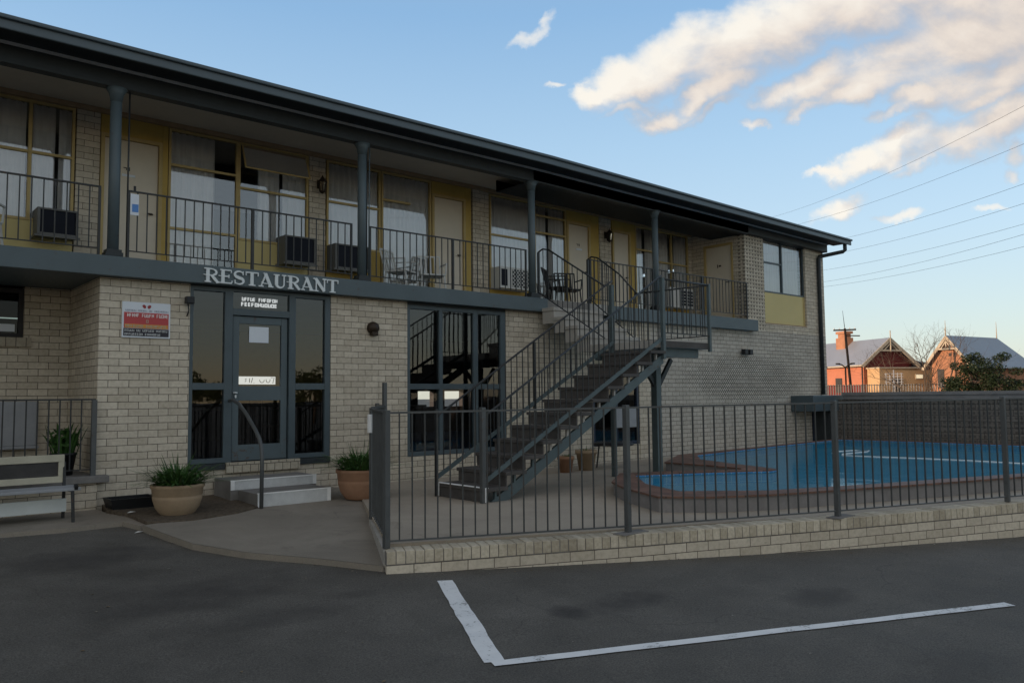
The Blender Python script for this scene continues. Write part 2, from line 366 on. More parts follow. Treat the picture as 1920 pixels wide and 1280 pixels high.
simple('slat_dark', (.055, .052, .05), .7, .2, var=.3)
simple('interior_wall', (.34, .25, .07), .8, .2, var=.1)
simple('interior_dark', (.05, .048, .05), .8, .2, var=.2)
simple('carpet', (.03, .05, .10), .9, .1, var=.3)
simple('lamp_bronze', (.035, .022, .014), .45, .4, .4, var=.3, scale=30)
simple('coping_tile', (.20, .115, .088), .7, .25, var=.2, scale=4, bump=.1)
def joint_mat(name, c, w, h, joint, mort, off=.5):
    t = NT(name); p = t.n('ShaderNodeNewGeometry').outputs['Position']; b = t.n('ShaderNodeTexBrick'); b.offset = off; t.l(UVc(t), b.inputs['Vector']); b.inputs['Scale'].default_value = 1
    b.inputs['Brick Width'].default_value = w; b.inputs['Row Height'].default_value = h; b.inputs['Mortar Size'].default_value = joint; b.inputs['Color1'].default_value = (*c, 1); b.inputs['Color2'].default_value = (*(x*.75 for x in c), 1); b.inputs['Mortar'].default_value = (*mort, 1)
    n = t.noise(p, 5., 5); t.bsdf(t.mix(1., b.outputs['Color'], t.ramp(n, [(.3, (.72,.72,.72)), (.7, (1.12,1.1,1.08))]), 'MULTIPLY'), .6, .3, 0, t.math('SUBTRACT', 1., b.outputs['Fac']), .4, .004)
joint_mat('coping_joint', (.21, .118, .088), .23, .30, .006, (.06, .052, .047)); joint_mat('waterline_tile', (.10, .30, .60), .10, .10, .005, (.55, .58, .58), 0.)
simple('pool_wall_tile', (.24, .225, .22), .75, .2, var=.2, scale=3)
simple('pool_blue', (.06, .36, .85), .6, .3, var=.12, scale=1.2)
simple('pool_teal', (.06, .46, .56), .6, .3, var=.12, scale=.8)
simple('hose_white', (.75, .78, .78), .5, .3, var=.05)
simple('bark', (.11, .085, .065), .9, .1, var=.3, scale=12)
simple('station_red', (.50, .19, .115), .85, .15, var=.14, scale=1.0)
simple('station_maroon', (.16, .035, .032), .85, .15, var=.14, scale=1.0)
simple('station_tan', (.56, .36, .19), .85, .15, var=.1, scale=1.0)
simple('station_brick', (.40, .19, .11), .85, .15, var=.2, scale=1.6)
simple('station_trim', (.48, .40, .30), .7, .2, var=.1)
simple('iron_roof', (.30, .32, .36), .5, .4, .2, var=.08, scale=.6)
simple('pole_wood', (.022, .018, .016), .9, .1, var=.3)
simple('chair_white', (.62, .63, .62), .5, .3, var=.05)
simple('notice_blue', (.10, .24, .55), .5, .3, var=.1)
simple('litter_white', (.72, .72, .70), .7, .2, var=.05)
simple('dark_glass_frame', (.02, .03, .055), .4, .4, var=.2)

def curtain_mat():
    t = NT('curtain'); u = UVc(t); n = t.noise(u, 7., 3)
    b = t.n('ShaderNodeBsdfPrincipled'); t.l(t.ramp(n, [(.3, (.84, .85, .86)), (.7, (.91, .92, .93))]), b.inputs['Base Color']); b.inputs['Roughness'].default_value = .9
    tr = t.n('ShaderNodeBsdfTranslucent'); tr.inputs[0].default_value = (.7, .71, .72, 1); mx = t.n('ShaderNodeMixShader'); mx.inputs[0].default_value = .08
    t.l(b.outputs[0], mx.inputs[1]); t.l(tr.outputs[0], mx.inputs[2]); t.l(mx.outputs[0], t.out.inputs['Surface'])
curtain_mat()
def glass_mat(name, ior, tint, boost=1.0):
    t = NT(name); f = t.n('ShaderNodeFresnel'); f.inputs[0].default_value = ior
    g = t.n('ShaderNodeBsdfGlossy'); g.inputs['Roughness'].default_value = 0.012; g.inputs[0].default_value = (.97, .98, 1, 1)
    p = t.n('ShaderNodeNewGeometry').outputs['Position']; bmp = t.n('ShaderNodeBump'); bmp.inputs['Strength'].default_value = .05; bmp.inputs['Distance'].default_value = .02
    t.l(t.noise(p, 1.6, 1), bmp.inputs['Height']); t.l(bmp.outputs[0], g.inputs['Normal'])
    tr = t.n('ShaderNodeBsdfTransparent'); tr.inputs[0].default_value = (*tint, 1)
    mx = t.n('ShaderNodeMixShader'); t.l(t.math('MULTIPLY', f.outputs[0], boost, clamp=True), mx.inputs[0]); t.l(tr.outputs[0], mx.inputs[1]); t.l(g.outputs[0], mx.inputs[2]); t.l(mx.outputs[0], t.out.inputs['Surface'])
glass_mat('glass', 2.45, (1, 1, 1)); glass_mat('tinted_glass', 1.72, (.55, .57, .55)); glass_mat('clear_glass', 1.5, (.96, .98, .97)); glass_mat('dull_glass', 1.35, (.35, .38, .34))
def emit(name, c, s):
    t = NT(name); e = t.n('ShaderNodeEmission'); e.inputs[0].default_value = (*c, 1); e.inputs[1].default_value = s; t.l(e.outputs[0], t.out.inputs['Surface'])
emit('lit_lettering', (.95, 1, 1), .30); emit('lit_panel', (1, .99, .97), .55); emit('sun_glint_pane', (1., .80, .52), .42); emit('tube_light', (.85, 1., .95), 1.6)
def leafmat(name, a, b):
    t = NT(name); oi = t.n('ShaderNodeNewGeometry'); n = t.noise(oi.outputs['Position'], 9., 3)
    r = t.math('ADD', t.math('MULTIPLY', oi.outputs['Random Per Island'], .6), t.math('MULTIPLY', n, .5))
    t.bsdf(t.ramp(r, [(.15, a), (.9, b)]), .55, .3)
leafmat('leaf_green', (.018, .05, .012), (.06, .14, .03)); leafmat('bush_green', (.007, .015, .006), (.026, .042, .014))
leafmat('tree_green', (.012, .022, .008), (.04, .06, .02))
def asphalt_mat():
    t = NT('asphalt'); p = t.n('ShaderNodeNewGeometry').outputs['Position']
    big = t.noise(p, .35, 5, .6); mid = t.noise(p, 2.2, 5, .65); fine = t.noise(p, 85., 4, .75); gran = t.n('ShaderNodeTexVoronoi'); gran.inputs['Scale'].default_value = 210.; t.l(p, gran.inputs['Vector'])
    c = t.ramp(t.math('ADD', t.math('MULTIPLY', big, .55), t.math('MULTIPLY', mid, .45)), [(.34, (.074, .069, .062)), (.5, (.105, .098, .088)), (.66, (.140, .131, .118))])
    c = t.mix(1., c, t.ramp(fine, [(.3, (.50, .50, .50)), (.7, (1.50, 1.49, 1.47))]), 'MULTIPLY')
    # oil stains and damp patches, each at its own place
    sp = t.n('ShaderNodeSeparateXYZ'); t.l(p, sp.inputs[0]); acc = None; nz_ = t.math('MULTIPLY_ADD', t.noise(p, 3.2, 5, .65), 3.4, -1.7)
    for (x, y, a, b, s) in ((-.85,-2.5,.75,.45,.6),(-.45,-4.3,.75,.45,.45),(1.55,-6.35,.16,.17,.8),(2.15,-6.4,.42,.22,.7),(3.5,-7.25,.35,.22,.5),(-.1,-5.2,.5,.2,.35),(2.6,-8.6,.5,.3,.3),(.6,-5.0,.2,.12,.3)):
        e = t.math('ADD', t.math('POWER', t.math('DIVIDE', t.math('SUBTRACT', sp.outputs[0], x), a), 2), t.math('POWER', t.math('DIVIDE', t.math('SUBTRACT', sp.outputs[1], y), b), 2))
        k_ = t.math('MULTIPLY', t.rng(t.math('ADD', e, nz_), 1.35, -.1), s); acc = k_ if acc is None else t.math('MAXIMUM', acc, k_)
    c = t.mix(acc, c, (.040, .037, .036))
    # hairline cracks
    vo = t.n('ShaderNodeTexVoronoi', feature='DISTANCE_TO_EDGE'); vo.inputs['Scale'].default_value = .22
    wv = t.n('ShaderNodeVectorMath', operation='MULTIPLY_ADD'); nq = t.n('ShaderNodeTexNoise'); nq.inputs['Scale'].default_value = 1.7; t.l(p, nq.inputs['Vector']); t.l(nq.outputs['Color'], wv.inputs[0]); wv.inputs[1].default_value = (1.1, 1.1, 0); t.l(p, wv.inputs[2]); t.l(wv.outputs[0], vo.inputs['Vector'])
    crack = t.math('MULTIPLY', t.rng(vo.outputs['Distance'], .0022, .0004), t.rng(big, .45, .55))
    c = t.mix(t.math('MULTIPLY', crack, .28), c, (.02, .02, .02))
    t.bsdf(c, t.rng(mid, .3, .7, .72, .9), .25, 0, t.math('ADD', gran.outputs['Distance'], t.math('MULTIPLY', fine, .6)), .35, .004)
asphalt_mat()
def concrete_mat(name, lo, hi):
    t = NT(name); p = t.n('ShaderNodeNewGeometry').outputs['Position']
    big = t.noise(p, .8, 6, .65, .6); fine = t.noise(p, 90., 3, .7)
    c = t.ramp(big, [(.3, lo), (.66, hi)]); c = t.mix(1., c, t.ramp(fine, [(.3, (.86, .86, .86)), (.7, (1.08, 1.08, 1.08))]), 'MULTIPLY')
    st = t.noise(p, 2.4, 6, .7, .8); c = t.mix(t.rng(st, .58, .75, 0, .45), c, tuple(x*.45 for x in lo))
    t.bsdf(c, .85, .2, 0, fine, .25, .003)
concrete_mat('path_concrete', (.21, .186, .155), (.31, .272, .225)); concrete_mat('deck_concrete', (.31, .265, .215), (.42, .36, .29)); concrete_mat('kerb_concrete', (.17, .16, .145), (.25, .24, .22))
def line_mat():
    t = NT('line_paint'); p = t.n('ShaderNodeNewGeometry').outputs['Position']; n = t.noise(p, 30., 5, .7); g = t.noise(p, 5., 4, .6)
    f = t.rng(t.math('ADD', n, t.math('MULTIPLY', g, .55)), .57, .68); t.bsdf(t.mix(f, (.30, .30, .295), t.ramp(g, [(.3, (.66, .67, .68)), (.7, (.78, .78, .78))])), .8, .2)
line_mat()
def water_mat():
    t = NT('water'); p = t.n('ShaderNodeNewGeometry').outputs['Position']; bmp = t.n('ShaderNodeBump'); bmp.inputs['Strength'].default_value = .16; bmp.inputs['Distance'].default_value = .03
    t.l(t.math('ADD', t.noise(p, 2.2, 3, .5, .5), t.math('MULTIPLY', t.noise(p, 9., 2), .25)), bmp.inputs['Height'])
    f = t.n('ShaderNodeFresnel'); f.inputs[0].default_value = 1.33; t.l(bmp.outputs[0], f.inputs['Normal'])
    g = t.n('ShaderNodeBsdfGlossy'); g.inputs['Roughness'].default_value = .03; t.l(bmp.outputs[0], g.inputs['Normal'])
    tr = t.n('ShaderNodeBsdfTransparent'); tr.inputs[0].default_value = (.70, .96, 1.0, 1); df = t.n('ShaderNodeBsdfDiffuse'); df.inputs[0].default_value = (.035, .36, .62, 1); m0 = t.n('ShaderNodeMixShader'); m0.inputs[0].default_value = .5; t.l(tr.outputs[0], m0.inputs[1]); t.l(df.outputs[0], m0.inputs[2])
    mx = t.n('ShaderNodeMixShader'); t.l(t.math('MULTIPLY', f.outputs[0], .6), mx.inputs[0]); t.l(m0.outputs[0], mx.inputs[1]); t.l(g.outputs[0], mx.inputs[2]); t.l(mx.outputs[0], t.out.inputs['Surface'])
water_mat()

# ------------------------------------------------------------------ ground
def asph(x, y): return -.16 + .037*max(-14, min(0, y)) - .006*max(-5, min(12, x))
xs = [-400, -60, -5, 0, 4, 8, 12, 60, 500]; ys = [-400, -60, -14, -10, -7, -4, -2, 0, 30, 500]
g = MB()
for i in range(len(xs)-1):
    for j in range(len(ys)-1):
        g.face([(x, y, asph(x, y)) for x, y in ((xs[i],ys[j]),(xs[i+1],ys[j]),(xs[i+1],ys[j+1]),(xs[i],ys[j+1]))])
struct('asphalt_ground', g, 'asphalt')
def ribbon(pts_l, pts_r, dz):
    m = MB()
    for k in range(len(pts_l)-1):
        q = [pts_l[k], pts_r[k], pts_r[k+1], pts_l[k+1]]
        m.face([(x, y, asph(x, y)+dz) for x, y in q])
    return m
def line_strip(a, b, w, dz, n=16, jit=.006):
    a, b = Vector(a), Vector(b); d = (b-a).normalized(); nrm = Vector((-d.y, d.x)); L, Rr = [], []
    for k in range(n+1):
        p = a.lerp(b, k/n); L.append(tuple(p + nrm*(w/2+random.uniform(-jit, jit)))); Rr.append(tuple(p - nrm*(w/2+random.uniform(-jit, jit))))
    return ribbon(L, Rr, dz)
# painted bay
struct('bay_marking', line_strip((1.36,-5.08), (.47,-6.82), .135, .005), 'line_paint')
struct('bay_marking', line_strip((.44,-6.84), (4.5,-8.31), .088, .0075), 'line_paint')
# concrete entrance path with a lipped edge
def pathz(x, y): return -.08 + .045*y
kerb = [(-.02,-1.52),(.02,-2.0),(.10,-2.7),(.36,-3.34),(.80,-3.97),(1.11,-4.52)]
poly = kerb + [(2.3,-2.9),(3.0,-1.2),(2.95,.04),(.9,.04),(.9,-1.22),(.45,-1.40)]
pm = MB(); pm.prism(poly, lambda x, y: -.7, pathz); struct('entrance_path', pm, 'path_concrete')
km = MB()
for k in range(len(kerb)-1):
    (x0, y0), (x1, y1) = kerb[k], kerb[k+1]; d = Vector((x1-x0, y1-y0)).normalized(); n = Vector((d.y, -d.x))*-.035
    km.face([(x0, y0, pathz(x0,y0)+.004), (x0-n.x*-1, y0-n.y*-1, asph(x0,y0)+.006), (x1-n.x*-1, y1-n.y*-1, asph(x1,y1)+.006), (x1, y1, pathz(x1,y1)+.004)])
struct('path_kerb', km, 'kerb_concrete')
pv = MB(); pv.prism([(-45,-1.06),(-1.3,-1.04),(-.68,-1.12),(-.10,-1.08),(-.02,-1.45),(.45,-1.38),(.2,-.55),(-.1,-.30),(-.1,.02),(-45,.02)], -.8, lambda x, y: -.115+.03*min(0, y)); struct('pavement', pv, 'path_concrete')
bed = MB(); bed.prism([(-.10,-.40),(.02,-.80),(.04,-1.46),(.50,-1.56),(1.05,-1.42),(1.39,-1.20),(1.39,.04),(-.04,.04)], -.6, lambda x, y: -.072+.036*min(0, y)+.012*math.sin(x*9)*math.sin(y*7)); struct('garden_bed', bed, 'soil')
deck = MB(); deck.prism([(1.22,-4.42),(1.98,-2.86),(2.9,-1.0),(2.9,.05),(17.55,.05),(17.55,-12.0),(15.8,-10.7)], -.9, -.12); 
struct('pool_deck', deck, 'deck_concrete')

# ------------------------------------------------------------------ motel building
motel = thing('motel_building', 'long two storey cream brick motel with balcony and slate blue trim', 'building', (0, 0, 0))
XL, XE = -42.0, 17.62  # left run extended out of view to shade the forecourt
def sag(x): return -.165*max(0, (x-7)/11)
UW = 1.6         # balcony wall plane
LW = .06         # lower wall plane
def W(*boxes, mat='cream_brick', name='brick_wall', bevel=0):
    m = MB()
    for b in boxes: m.box(*b)
    return part(name, m, mat, motel, bevel)
# lower storey
W((-.12, .97, LW, .34, -.5, 2.70)); W((3.02, 4.36, LW, .34, -.5, 2.70)); W((6.42, 8.60, LW, .34, -.5, 2.70))
W((.97, 3.02, LW+.012, .33, -.5, .245)); W((4.36, 6.42, LW+.012, .33, -.5, .245)); W((8.60, 9.97, LW+.012, .33, -.5, .20)); W((8.6, 9.97, LW+.012, .33, 2.32, 2.70))
W((9.97, 10.35, LW, .34, -.5, 2.70))
W((10.35, XE, LW, .34, -.5, 2.70), mat='fine_pattern_brick')
W((-.12, .14, .34, UW+.2, -.5, 2.70), name='return_wall')
W((XL, -1.42, UW, UW+.25, -.5, 2.70)); W((-.66, -.12, UW, UW+.25, -.5, 2.70)); W((-1.42, -.66, UW, UW+.25, -.5, 2.02)); 
W((-1.5, -.58, UW-.05, UW-.002, 1.90, 2.02), mat='cream_brick_header', name='brick_sill')
W((1.47, 2.52, LW-.05, LW+.01, .20, .335), mat='cream_brick_header', name='brick_sill')
# porch plinth at the left, in front of the recessed wall
W((XL, -.12, -.04, UW, -.5, .20)); 
part('porch_slab', MB().box(XL, .0, -.10, UW-.002, .201, .285), 'concrete_dark', motel, .008)
# shell: rear wall with two small windows, end wall, floors
def shell(*b, mat='interior_dark', name='interior_wall'): return W(*b, mat=mat, name=name)
RY = 6.5
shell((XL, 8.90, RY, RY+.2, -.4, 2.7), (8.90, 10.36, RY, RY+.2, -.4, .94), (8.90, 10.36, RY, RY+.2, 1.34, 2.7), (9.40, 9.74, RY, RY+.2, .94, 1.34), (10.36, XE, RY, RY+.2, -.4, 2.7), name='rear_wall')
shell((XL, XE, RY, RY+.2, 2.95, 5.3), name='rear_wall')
shell((.14, .20, .34, RY, .2, 2.69), (13.0, 13.1, .34, RY, .2, 2.69))
part('dado_panel', MB().box(.22, 8.3, RY-.06, RY-.01, 1.1, 2.65), 'interior_wall', motel)
part('dining_floor', MB().box(.2, 13.0, .34, RY-.07, -.3, .30), 'carpet', motel)
part('dining_ceiling', MB().box(.2, 13.0, .34, RY-.07, 2.66, 2.695), 'soffit', motel)
W((XE-.25, XE, .34, RY, -.5, 5.0), name='end_wall'); W((XL, XL+.2, .34, RY, -.5, 5.2), name='end_wall')
# upper floor brickwork
UP = []
W((XL, -1.62, UW, UW+.22, 2.95, 5.28), name='upper_pier')
for a, b in ((-.10, .20), (3.42, 3.72), (6.90, 7.30), (10.52, 10.90), (13.76, 13.9)): W((a, b, UW, UW+.22, 2.95, 5.30+sag(a)), name='upper_pier')
W((13.9, 14.72, LW, .30, 2.70, 5.02+sag(14)*.3), name='corner_pier', mat='pattern_brick')
W((13.9, 14.12, .30, .38, 2.95, 5.02), (13.9, 14.12, 1.22, UW+.2, 2.95, 5.15), (13.9, 14.12, .38, 1.22, 4.86, 5.15), name='return_wall', mat='cream_brick')
W((16.68, XE, LW, .34, 2.70, 5.06), name='brick_wall'); W((14.72, 16.68, LW, .34, 2.70, 2.89), name='brick_wall')
# slab, ceiling, beam, roof
part('balcony_floor', MB().box(XL, 7.30, -.09, UW, 2.705, 2.95), 'teal_paint', motel, .006)
part('balcony_floor', MB().box(8.95, 14.17, -.09, LW-.003, 2.675, 2.935), 'teal_paint', motel, .006)
part('balcony_floor', MB().box(7.305, 13.895, LW+.0, UW, 2.72, 2.947), 'concrete_light', motel)
part('balcony_floor', MB().box(7.302, 8.945, -.05, LW-.003, 2.745, 2.944), 'concrete_light', motel)
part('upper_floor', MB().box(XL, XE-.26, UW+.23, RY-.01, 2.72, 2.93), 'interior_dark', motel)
def long_strip(y0, y1, z0, z1, x0, x1, mat, name, bev=0):
    m = MB(); pts = [x0, 7.0, x1]
    for a, b in zip(pts[:-1], pts[1:]):
        i = len(m.v); sa, sb = sag(a), sag(b)
        m.v += [Vector(p) for p in ((a,y0,z0+sa),(b,y0,z0+sb),(b,y1,z0+sb),(a,y1,z0+sa),(a,y0,z1+sa),(b,y0,z1+sb),(b,y1,z1+sb),(a,y1,z1+sa))]
        for q in ((0,3,2,1),(4,5,6,7),(0,1,5,4),(2,3,7,6)) + (((3,0,4,7),) if a == x0 else ()) + (((1,2,6,5),) if b == x1 else ()): m.f.append([i+k for k in q]); m.sm.append(False)
    return part(name, m, mat, motel, bev)
long_strip(-.075, .075, 5.075, 5.30, XL, 13.88, 'dark_beam', 'beam')
long_strip(-.10, -.076, 5.285, 5.318, XL, 17.6, 'riser_grey', 'beam_trim')
long_strip(.076, UW-.0, 5.32, 5.36, XL, 13.9, 'soffit', 'balcony_ceiling')
long_strip(UW-.07, UW-.003, 5.255, 5.32, XL, 13.85, 'cornice', 'cornice')
long_strip(-.52, -.076, 5.32, 5.345, XL, 17.95, 'dark_beam', 'eave_lining')
long_strip(-.076, 1.0, 5.10, 5.345, 13.885, XE, 'dark_beam', 'eave_lining')
long_strip(-.56, -.525, 5.27, 5.415, XL, 18.0, 'fascia_paint', 'fascia', .01)
long_strip(-.60, -.56, 5.375, 5.425, XL, 18.0, 'fascia_paint', 'gutter', .012)
long_strip(-.525, RY+.6, 5.37, 5.42, XL, 17.97, 'roof_metal', 'roof')
# downpipe at the right corner, fed from the gutter end
dp = MB(); dp.tube([(17.75,-.50,5.12),(17.75,-.50,4.96),(17.72,-.46,4.92),(17.30,.0,4.80),(17.28,.0,4.74),(17.28,.0,1.15)], .05, 10)
part('downpipe', dp, 'dark_beam', motel)
# posts
post0 = MB(); post0.tube([(0,0,2.95),(0,0,4.98)], .067, 20); post0.tube([(0,0,4.90),(0,0,5.0),(0,0,5.073)], [.067,.085,.125], 20)
pc = MB().box(-.10, .10, -.088, .10, 2.952, 3.0); pc.box(-.085, .085, -.08, .085, 3.0, 3.035)
po = part('post', post0, 'teal_paint', motel); pcb = part('base_plate', pc, 'dark_beam', po)
for k in list(range(-8, 0)) + [1, 2, 3]:
    c = po.copy(); c.name = 'post'; col.objects.link(c); c.parent = motel; c.location = (3.5*k, 0, sag(3.5*k)*.5); 
    b = pcb.copy(); b.name = 'base_plate'; col.objects.link(b); b.parent = c; b.location = (0, 0, -sag(3.5*k)*.5)
# thin conduits running down beside two of the posts
for cx in (.165, 3.60): part('conduit', MB().tube([(cx, .03, 2.95), (cx, .03, 5.31)], .011, 8), 'black_steel', motel)
part('conduit', MB().tube([(3.62,.0,3.0),(3.63,.0,5.08)], .010, 8), 'teal_paint', motel)

# ---- balcony railings
bal_mesh = MB().box(-.0065, .0065, -.0065, .0065, 3.045, 3.80).mesh('baluster'); bal_mesh.materials.append(MAT['black_steel'])
def railing(x0, x1, n, stanch, y=-.0):
    m = MB(); m.bar((x0,y,3.805), (x1,y,3.805), .034, .018); m.bar((x0,y,3.045), (x1,y,3.045), .026, .012)
    for s in (x0+.012, x1-.012): m.box(s-.014, s+.014, y-.014, y+.014, 2.95, 3.796)
    for s in stanch: m.box(s-.018, s+.018, y-.018, y+.018, 2.95, 3.796)
    o = part('balcony_railing', m, 'black_steel', motel)
    for k in range(1, n):
        x = x0 + (x1-x0)*k/n
        if any(abs(x-s) < .03 for s in stanch): continue
        b = bpy.data.objects.new('baluster', bal_mesh); col.objects.link(b); b.parent = o; b.location = (x, y, 0)
    return o
railing(-3.35, -.15, 26, [-1.75]); railing(.16, 3.33, 27, [1.78]); railing(3.63, 6.86, 26, [5.22]); railing(8.50, 13.86, 44, [10.40, 12.1])

# ---- doors and windows of the upper floor
def door(x0, x1, zt, jl, jr, num=None):
    fr = MB(); fr.box(x0-.05, x0, UW-.02, UW+.06, 2.95, zt+.05).box(x1, x1+.05, UW-.02, UW+.06, 2.95, zt+.05).box(x0, x1, UW-.02, UW+.06, zt, zt+.05)
    d = part('door', MB().box(x0+.003, x1-.003, UW+.02, UW+.055, 2.96, zt-.004), 'door_cream', motel, .003)
    part('door_frame', fr, 'ochre_frame', d)
    hd = MB(); hd.tube([(x1-.09, UW+.02, 3.90), (x1-.09, UW-.03, 3.90), (x1-.16, UW-.03, 3.90)], .011, 8); hd.lathe([(.0,0),(.028,0),(.028,.01),(0,.01)], (x1-.09, UW+.01, 3.895), 12)
    part('handle', hd, 'lamp_bronze', d)
    pan = MB().box(x0-.05, x1+.05, UW+.0, UW+.05, zt+.051, 5.31+sag(x0))
    if jl: pan.box(x0-.05-jl, x0-.051, UW-.004, UW+.05, 2.95, 5.31+sag(x0))
    if jr: pan.box(x1+.051, x1+.05+jr, UW-.004, UW+.05, 2.95, 5.31+sag(x0))
    part('door_surround', pan, 'ochre', motel)
    return d
D1 = door(.26, 1.0, 4.94, 0, .08); D2 = door(5.97, 6.66, 4.97, 0, .14); D3 = door(9.53, 10.16, 4.93, 0, .28); D4 = door(10.99, 11.52, 4.93, 0, .16)
for d, x, z in ((D1, .52, 4.53), (D2, 6.28, 3.8), (D3, 9.8, 4.5)):
    if d is D2: continue
    mk = MB(); mk.box(x, x+.045, UW+.014, UW+.019, z, z+.012).box(x+.035, x+.045, UW+.0143, UW+.019, z-.03, z).box(x+.075, x+.087, UW+.014, UW+.019, z-.035, z+.02).box(x+.06, x+.075, UW+.0143, UW+.019, z+.005, z+.017)
    part('room_number', mk, 'lamp_bronze', d)
    part('name_plate', MB().box(x-.02, x+.16, UW+.013, UW+.019, z-.12, z-.085), 'sign_white', d)
# door in the balcony's right end wall
d5 = part('door', MB().box(13.93, 13.97, .43, 1.17, 2.96, 4.80), 'door_cream', motel, .003)
fr = MB().box(13.885, 13.985, .382, .43, 2.95, 4.855).box(13.885, 13.985, 1.17, 1.218, 2.95, 4.855).box(13.885, 13.985, .43, 1.17, 4.80, 4.855); part('door_frame', fr, 'ochre_frame', d5)
part('room_number', MB().box(13.921, 13.929, .74, .80, 4.30, 4.34).box(13.9205, 13.929, .83, .85, 4.28, 4.36), 'lamp_bronze', d5)
part('handle', MB().tube([(13.93,.52,3.9),(13.88,.52,3.9),(13.88,.60,3.9)], .011, 8), 'lamp_bronze', d5)

def curtain(x0, x1, z0, z1, y, parent, waves=None, amp=.025):
    n = max(6, int((x1-x0)/.018)); m = MB(); ph = random.random()*6; w = waves or (x1-x0)/.11
    pts = []
    for k in range(n+1):
        t = k/n; x = x0+(x1-x0)*t; pts.append((x, y + amp*math.sin(ph+t*w*2*math.pi) + amp*.5*math.sin(ph*2+t*w*4.7*math.pi)))
    for k in range(n):
        (xa, ya), (xb, yb) = pts[k], pts[k+1]; m.face([(xa,ya,z0),(xb,yb,z0),(xb,yb,z1),(xa,ya,z1)], True)
    # weld so that folds shade smoothly
    o = part('curtain', m, 'curtain', parent); bm = bmesh.new(); bm.from_mesh(o.data); bmesh.ops.remove_doubles(bm, verts=bm.verts, dist=1e-5); bm.to_mesh(o.data); bm.free()
    return o
def window(x0, x1, z0, z1, vbars=(), hbars=(), curt=(), y=UW, mat='ochre_frame', fw=.035, panes=True, glass='glass'):
    """vbars: x; hbars: (x0,x1,z)"""
    m = MB(); a, b = y-.012, y+.045
    m.box(x0, x0+fw, a, b, z0, z1).box(x1-fw, x1, a, b, z0, z1).box(x0+fw, x1-fw, a, b, z0, z0+fw).box(x0+fw, x1-fw, a, b, z1-fw, z1)
    for v in vbars: m.box(v-fw*.6, v+fw*.6, a-.002, b+.002, z0+fw, z1-fw)
    for (p, q, z) in hbars: m.box(p, q, a+.003, b-.003, z-fw*.5, z+fw*.5)
    o = part('window', m, mat, motel)
    xsn = [x0] + list(vbars) + [x1]
    for p, q in zip(xsn[:-1], xsn[1:]):
        part('pane', MB().face([(p, y+.018, z0), (q, y+.018, z0), (q, y+.018, z1), (p, y+.018, z1)]), glass, o)
    for (p, q) in curt: curtain(p, q, z0+.02, z1-.03, y+.075, o)
    return o
def spandrel(x0, x1, z1, mat='ochre', z0=2.955): return part('spandrel_panel', MB().box(x0, x1, UW+.0, UW+.05, z0, z1), mat, motel)
zt = lambda x: 5.25+sag(x)
window(-1.60, -.12, 3.60, zt(0), (-.66,), ((-1.6,-.66,4.54),(-.66,-.12,4.54)), ((-1.6,-.7),(-.62,-.34),(-.30,-.13))); spandrel(-1.60, -.12, 3.598, 'yellow_panel')
window(1.14, 2.20, 2.96, zt(1), (), ((1.16,2.17,4.70),(1.16,2.17,3.74)), ((1.15,1.86),))
w1b = window(2.20, 3.40, 3.68, zt(3), (), ((2.22,3.38,4.52),), ((2.55,2.92),(2.97,3.39))); spandrel(2.20, 3.40, 3.678, 'yellow_panel')
# awning sash propped open
m = MB(); y0, y1 = UW-.01, UW-.16
m.bar((2.26,y0,zt(3)-.05), (2.26,y1,4.82), .022, .022).bar((3.35,y0,zt(3)-.05), (3.35,y1,4.82), .022, .022).bar((2.25,y1,4.82), (3.36,y1,4.82), .022, .022)
aw = part('awning_sash', m, 'ochre_frame', motel); part('pane', MB().face([(2.27,y0,zt(3)-.05),(3.34,y0,zt(3)-.05),(3.34,y1,4.83),(2.27,y1,4.83)]), 'glass', aw)
window(3.74, 4.80, 3.76, zt(4), (), ((3.76,4.78,4.54),), ((3.76,4.78),)); spandrel(3.74, 4.80, 3.758, 'ochre')
window(4.82, 5.90, 2.96, zt(5), (), ((4.84,5.44,4.74),), ((4.84,5.88),))
window(7.32, 8.50, 3.72, zt(8), (), ((7.34,8.48,4.42),), ((7.34,8.48),)); spandrel(7.32, 8.50, 3.718, 'ochre')
window(8.52, 9.46, 2.96, zt(9), (), ((8.54,9.44,4.62),(8.54,9.44,4.98)), ((8.54,8.9),(9.0,9.44)))
window(11.74, 12.52, 2.96, zt(12), (), ((11.76,12.5,4.62),), ((11.76,12.05),(12.2,12.5)))
window(12.55, 13.76, 3.74, zt(13), (13.1,), ((12.57,13.74,4.40),), ((12.57,13.05),(13.3,13.74))); spandrel(12.55, 13.76, 3.738, 'ochre')
# window over the pool at the right end, in the outer wall plane
wr = window(14.73, 16.67, 3.68, 5.04, (15.63,), ((14.76,15.61,4.43),), ((14.76,15.62),(15.66,16.5)), y=LW+.06, mat='teal_frame')
part('spandrel_panel', MB().box(14.73, 16.67, LW+.05, LW+.10, 2.92, 3.675), 'yellow_panel', motel)
part('panel_sill', MB().box(14.72, 16.68, LW+.0, LW+.11, 2.892, 2.918), 'cornice', motel)
part('panel_trim', MB().box(16.60, 16.67, LW+.04, LW+.049, 2.92, 3.675), 'ochre_frame', motel)
# recessed window at the far left of the ground floor
wl0 = window(-1.42, -.66, 2.02, 2.68, (), (), (), y=UW+.08, mat='interior_dark', fw=.06, glass='dull_glass')
part('white_card', MB().box(-1.02, -.76, UW+.055, UW+.062, 2.10, 2.20), 'sign_white', wl0)

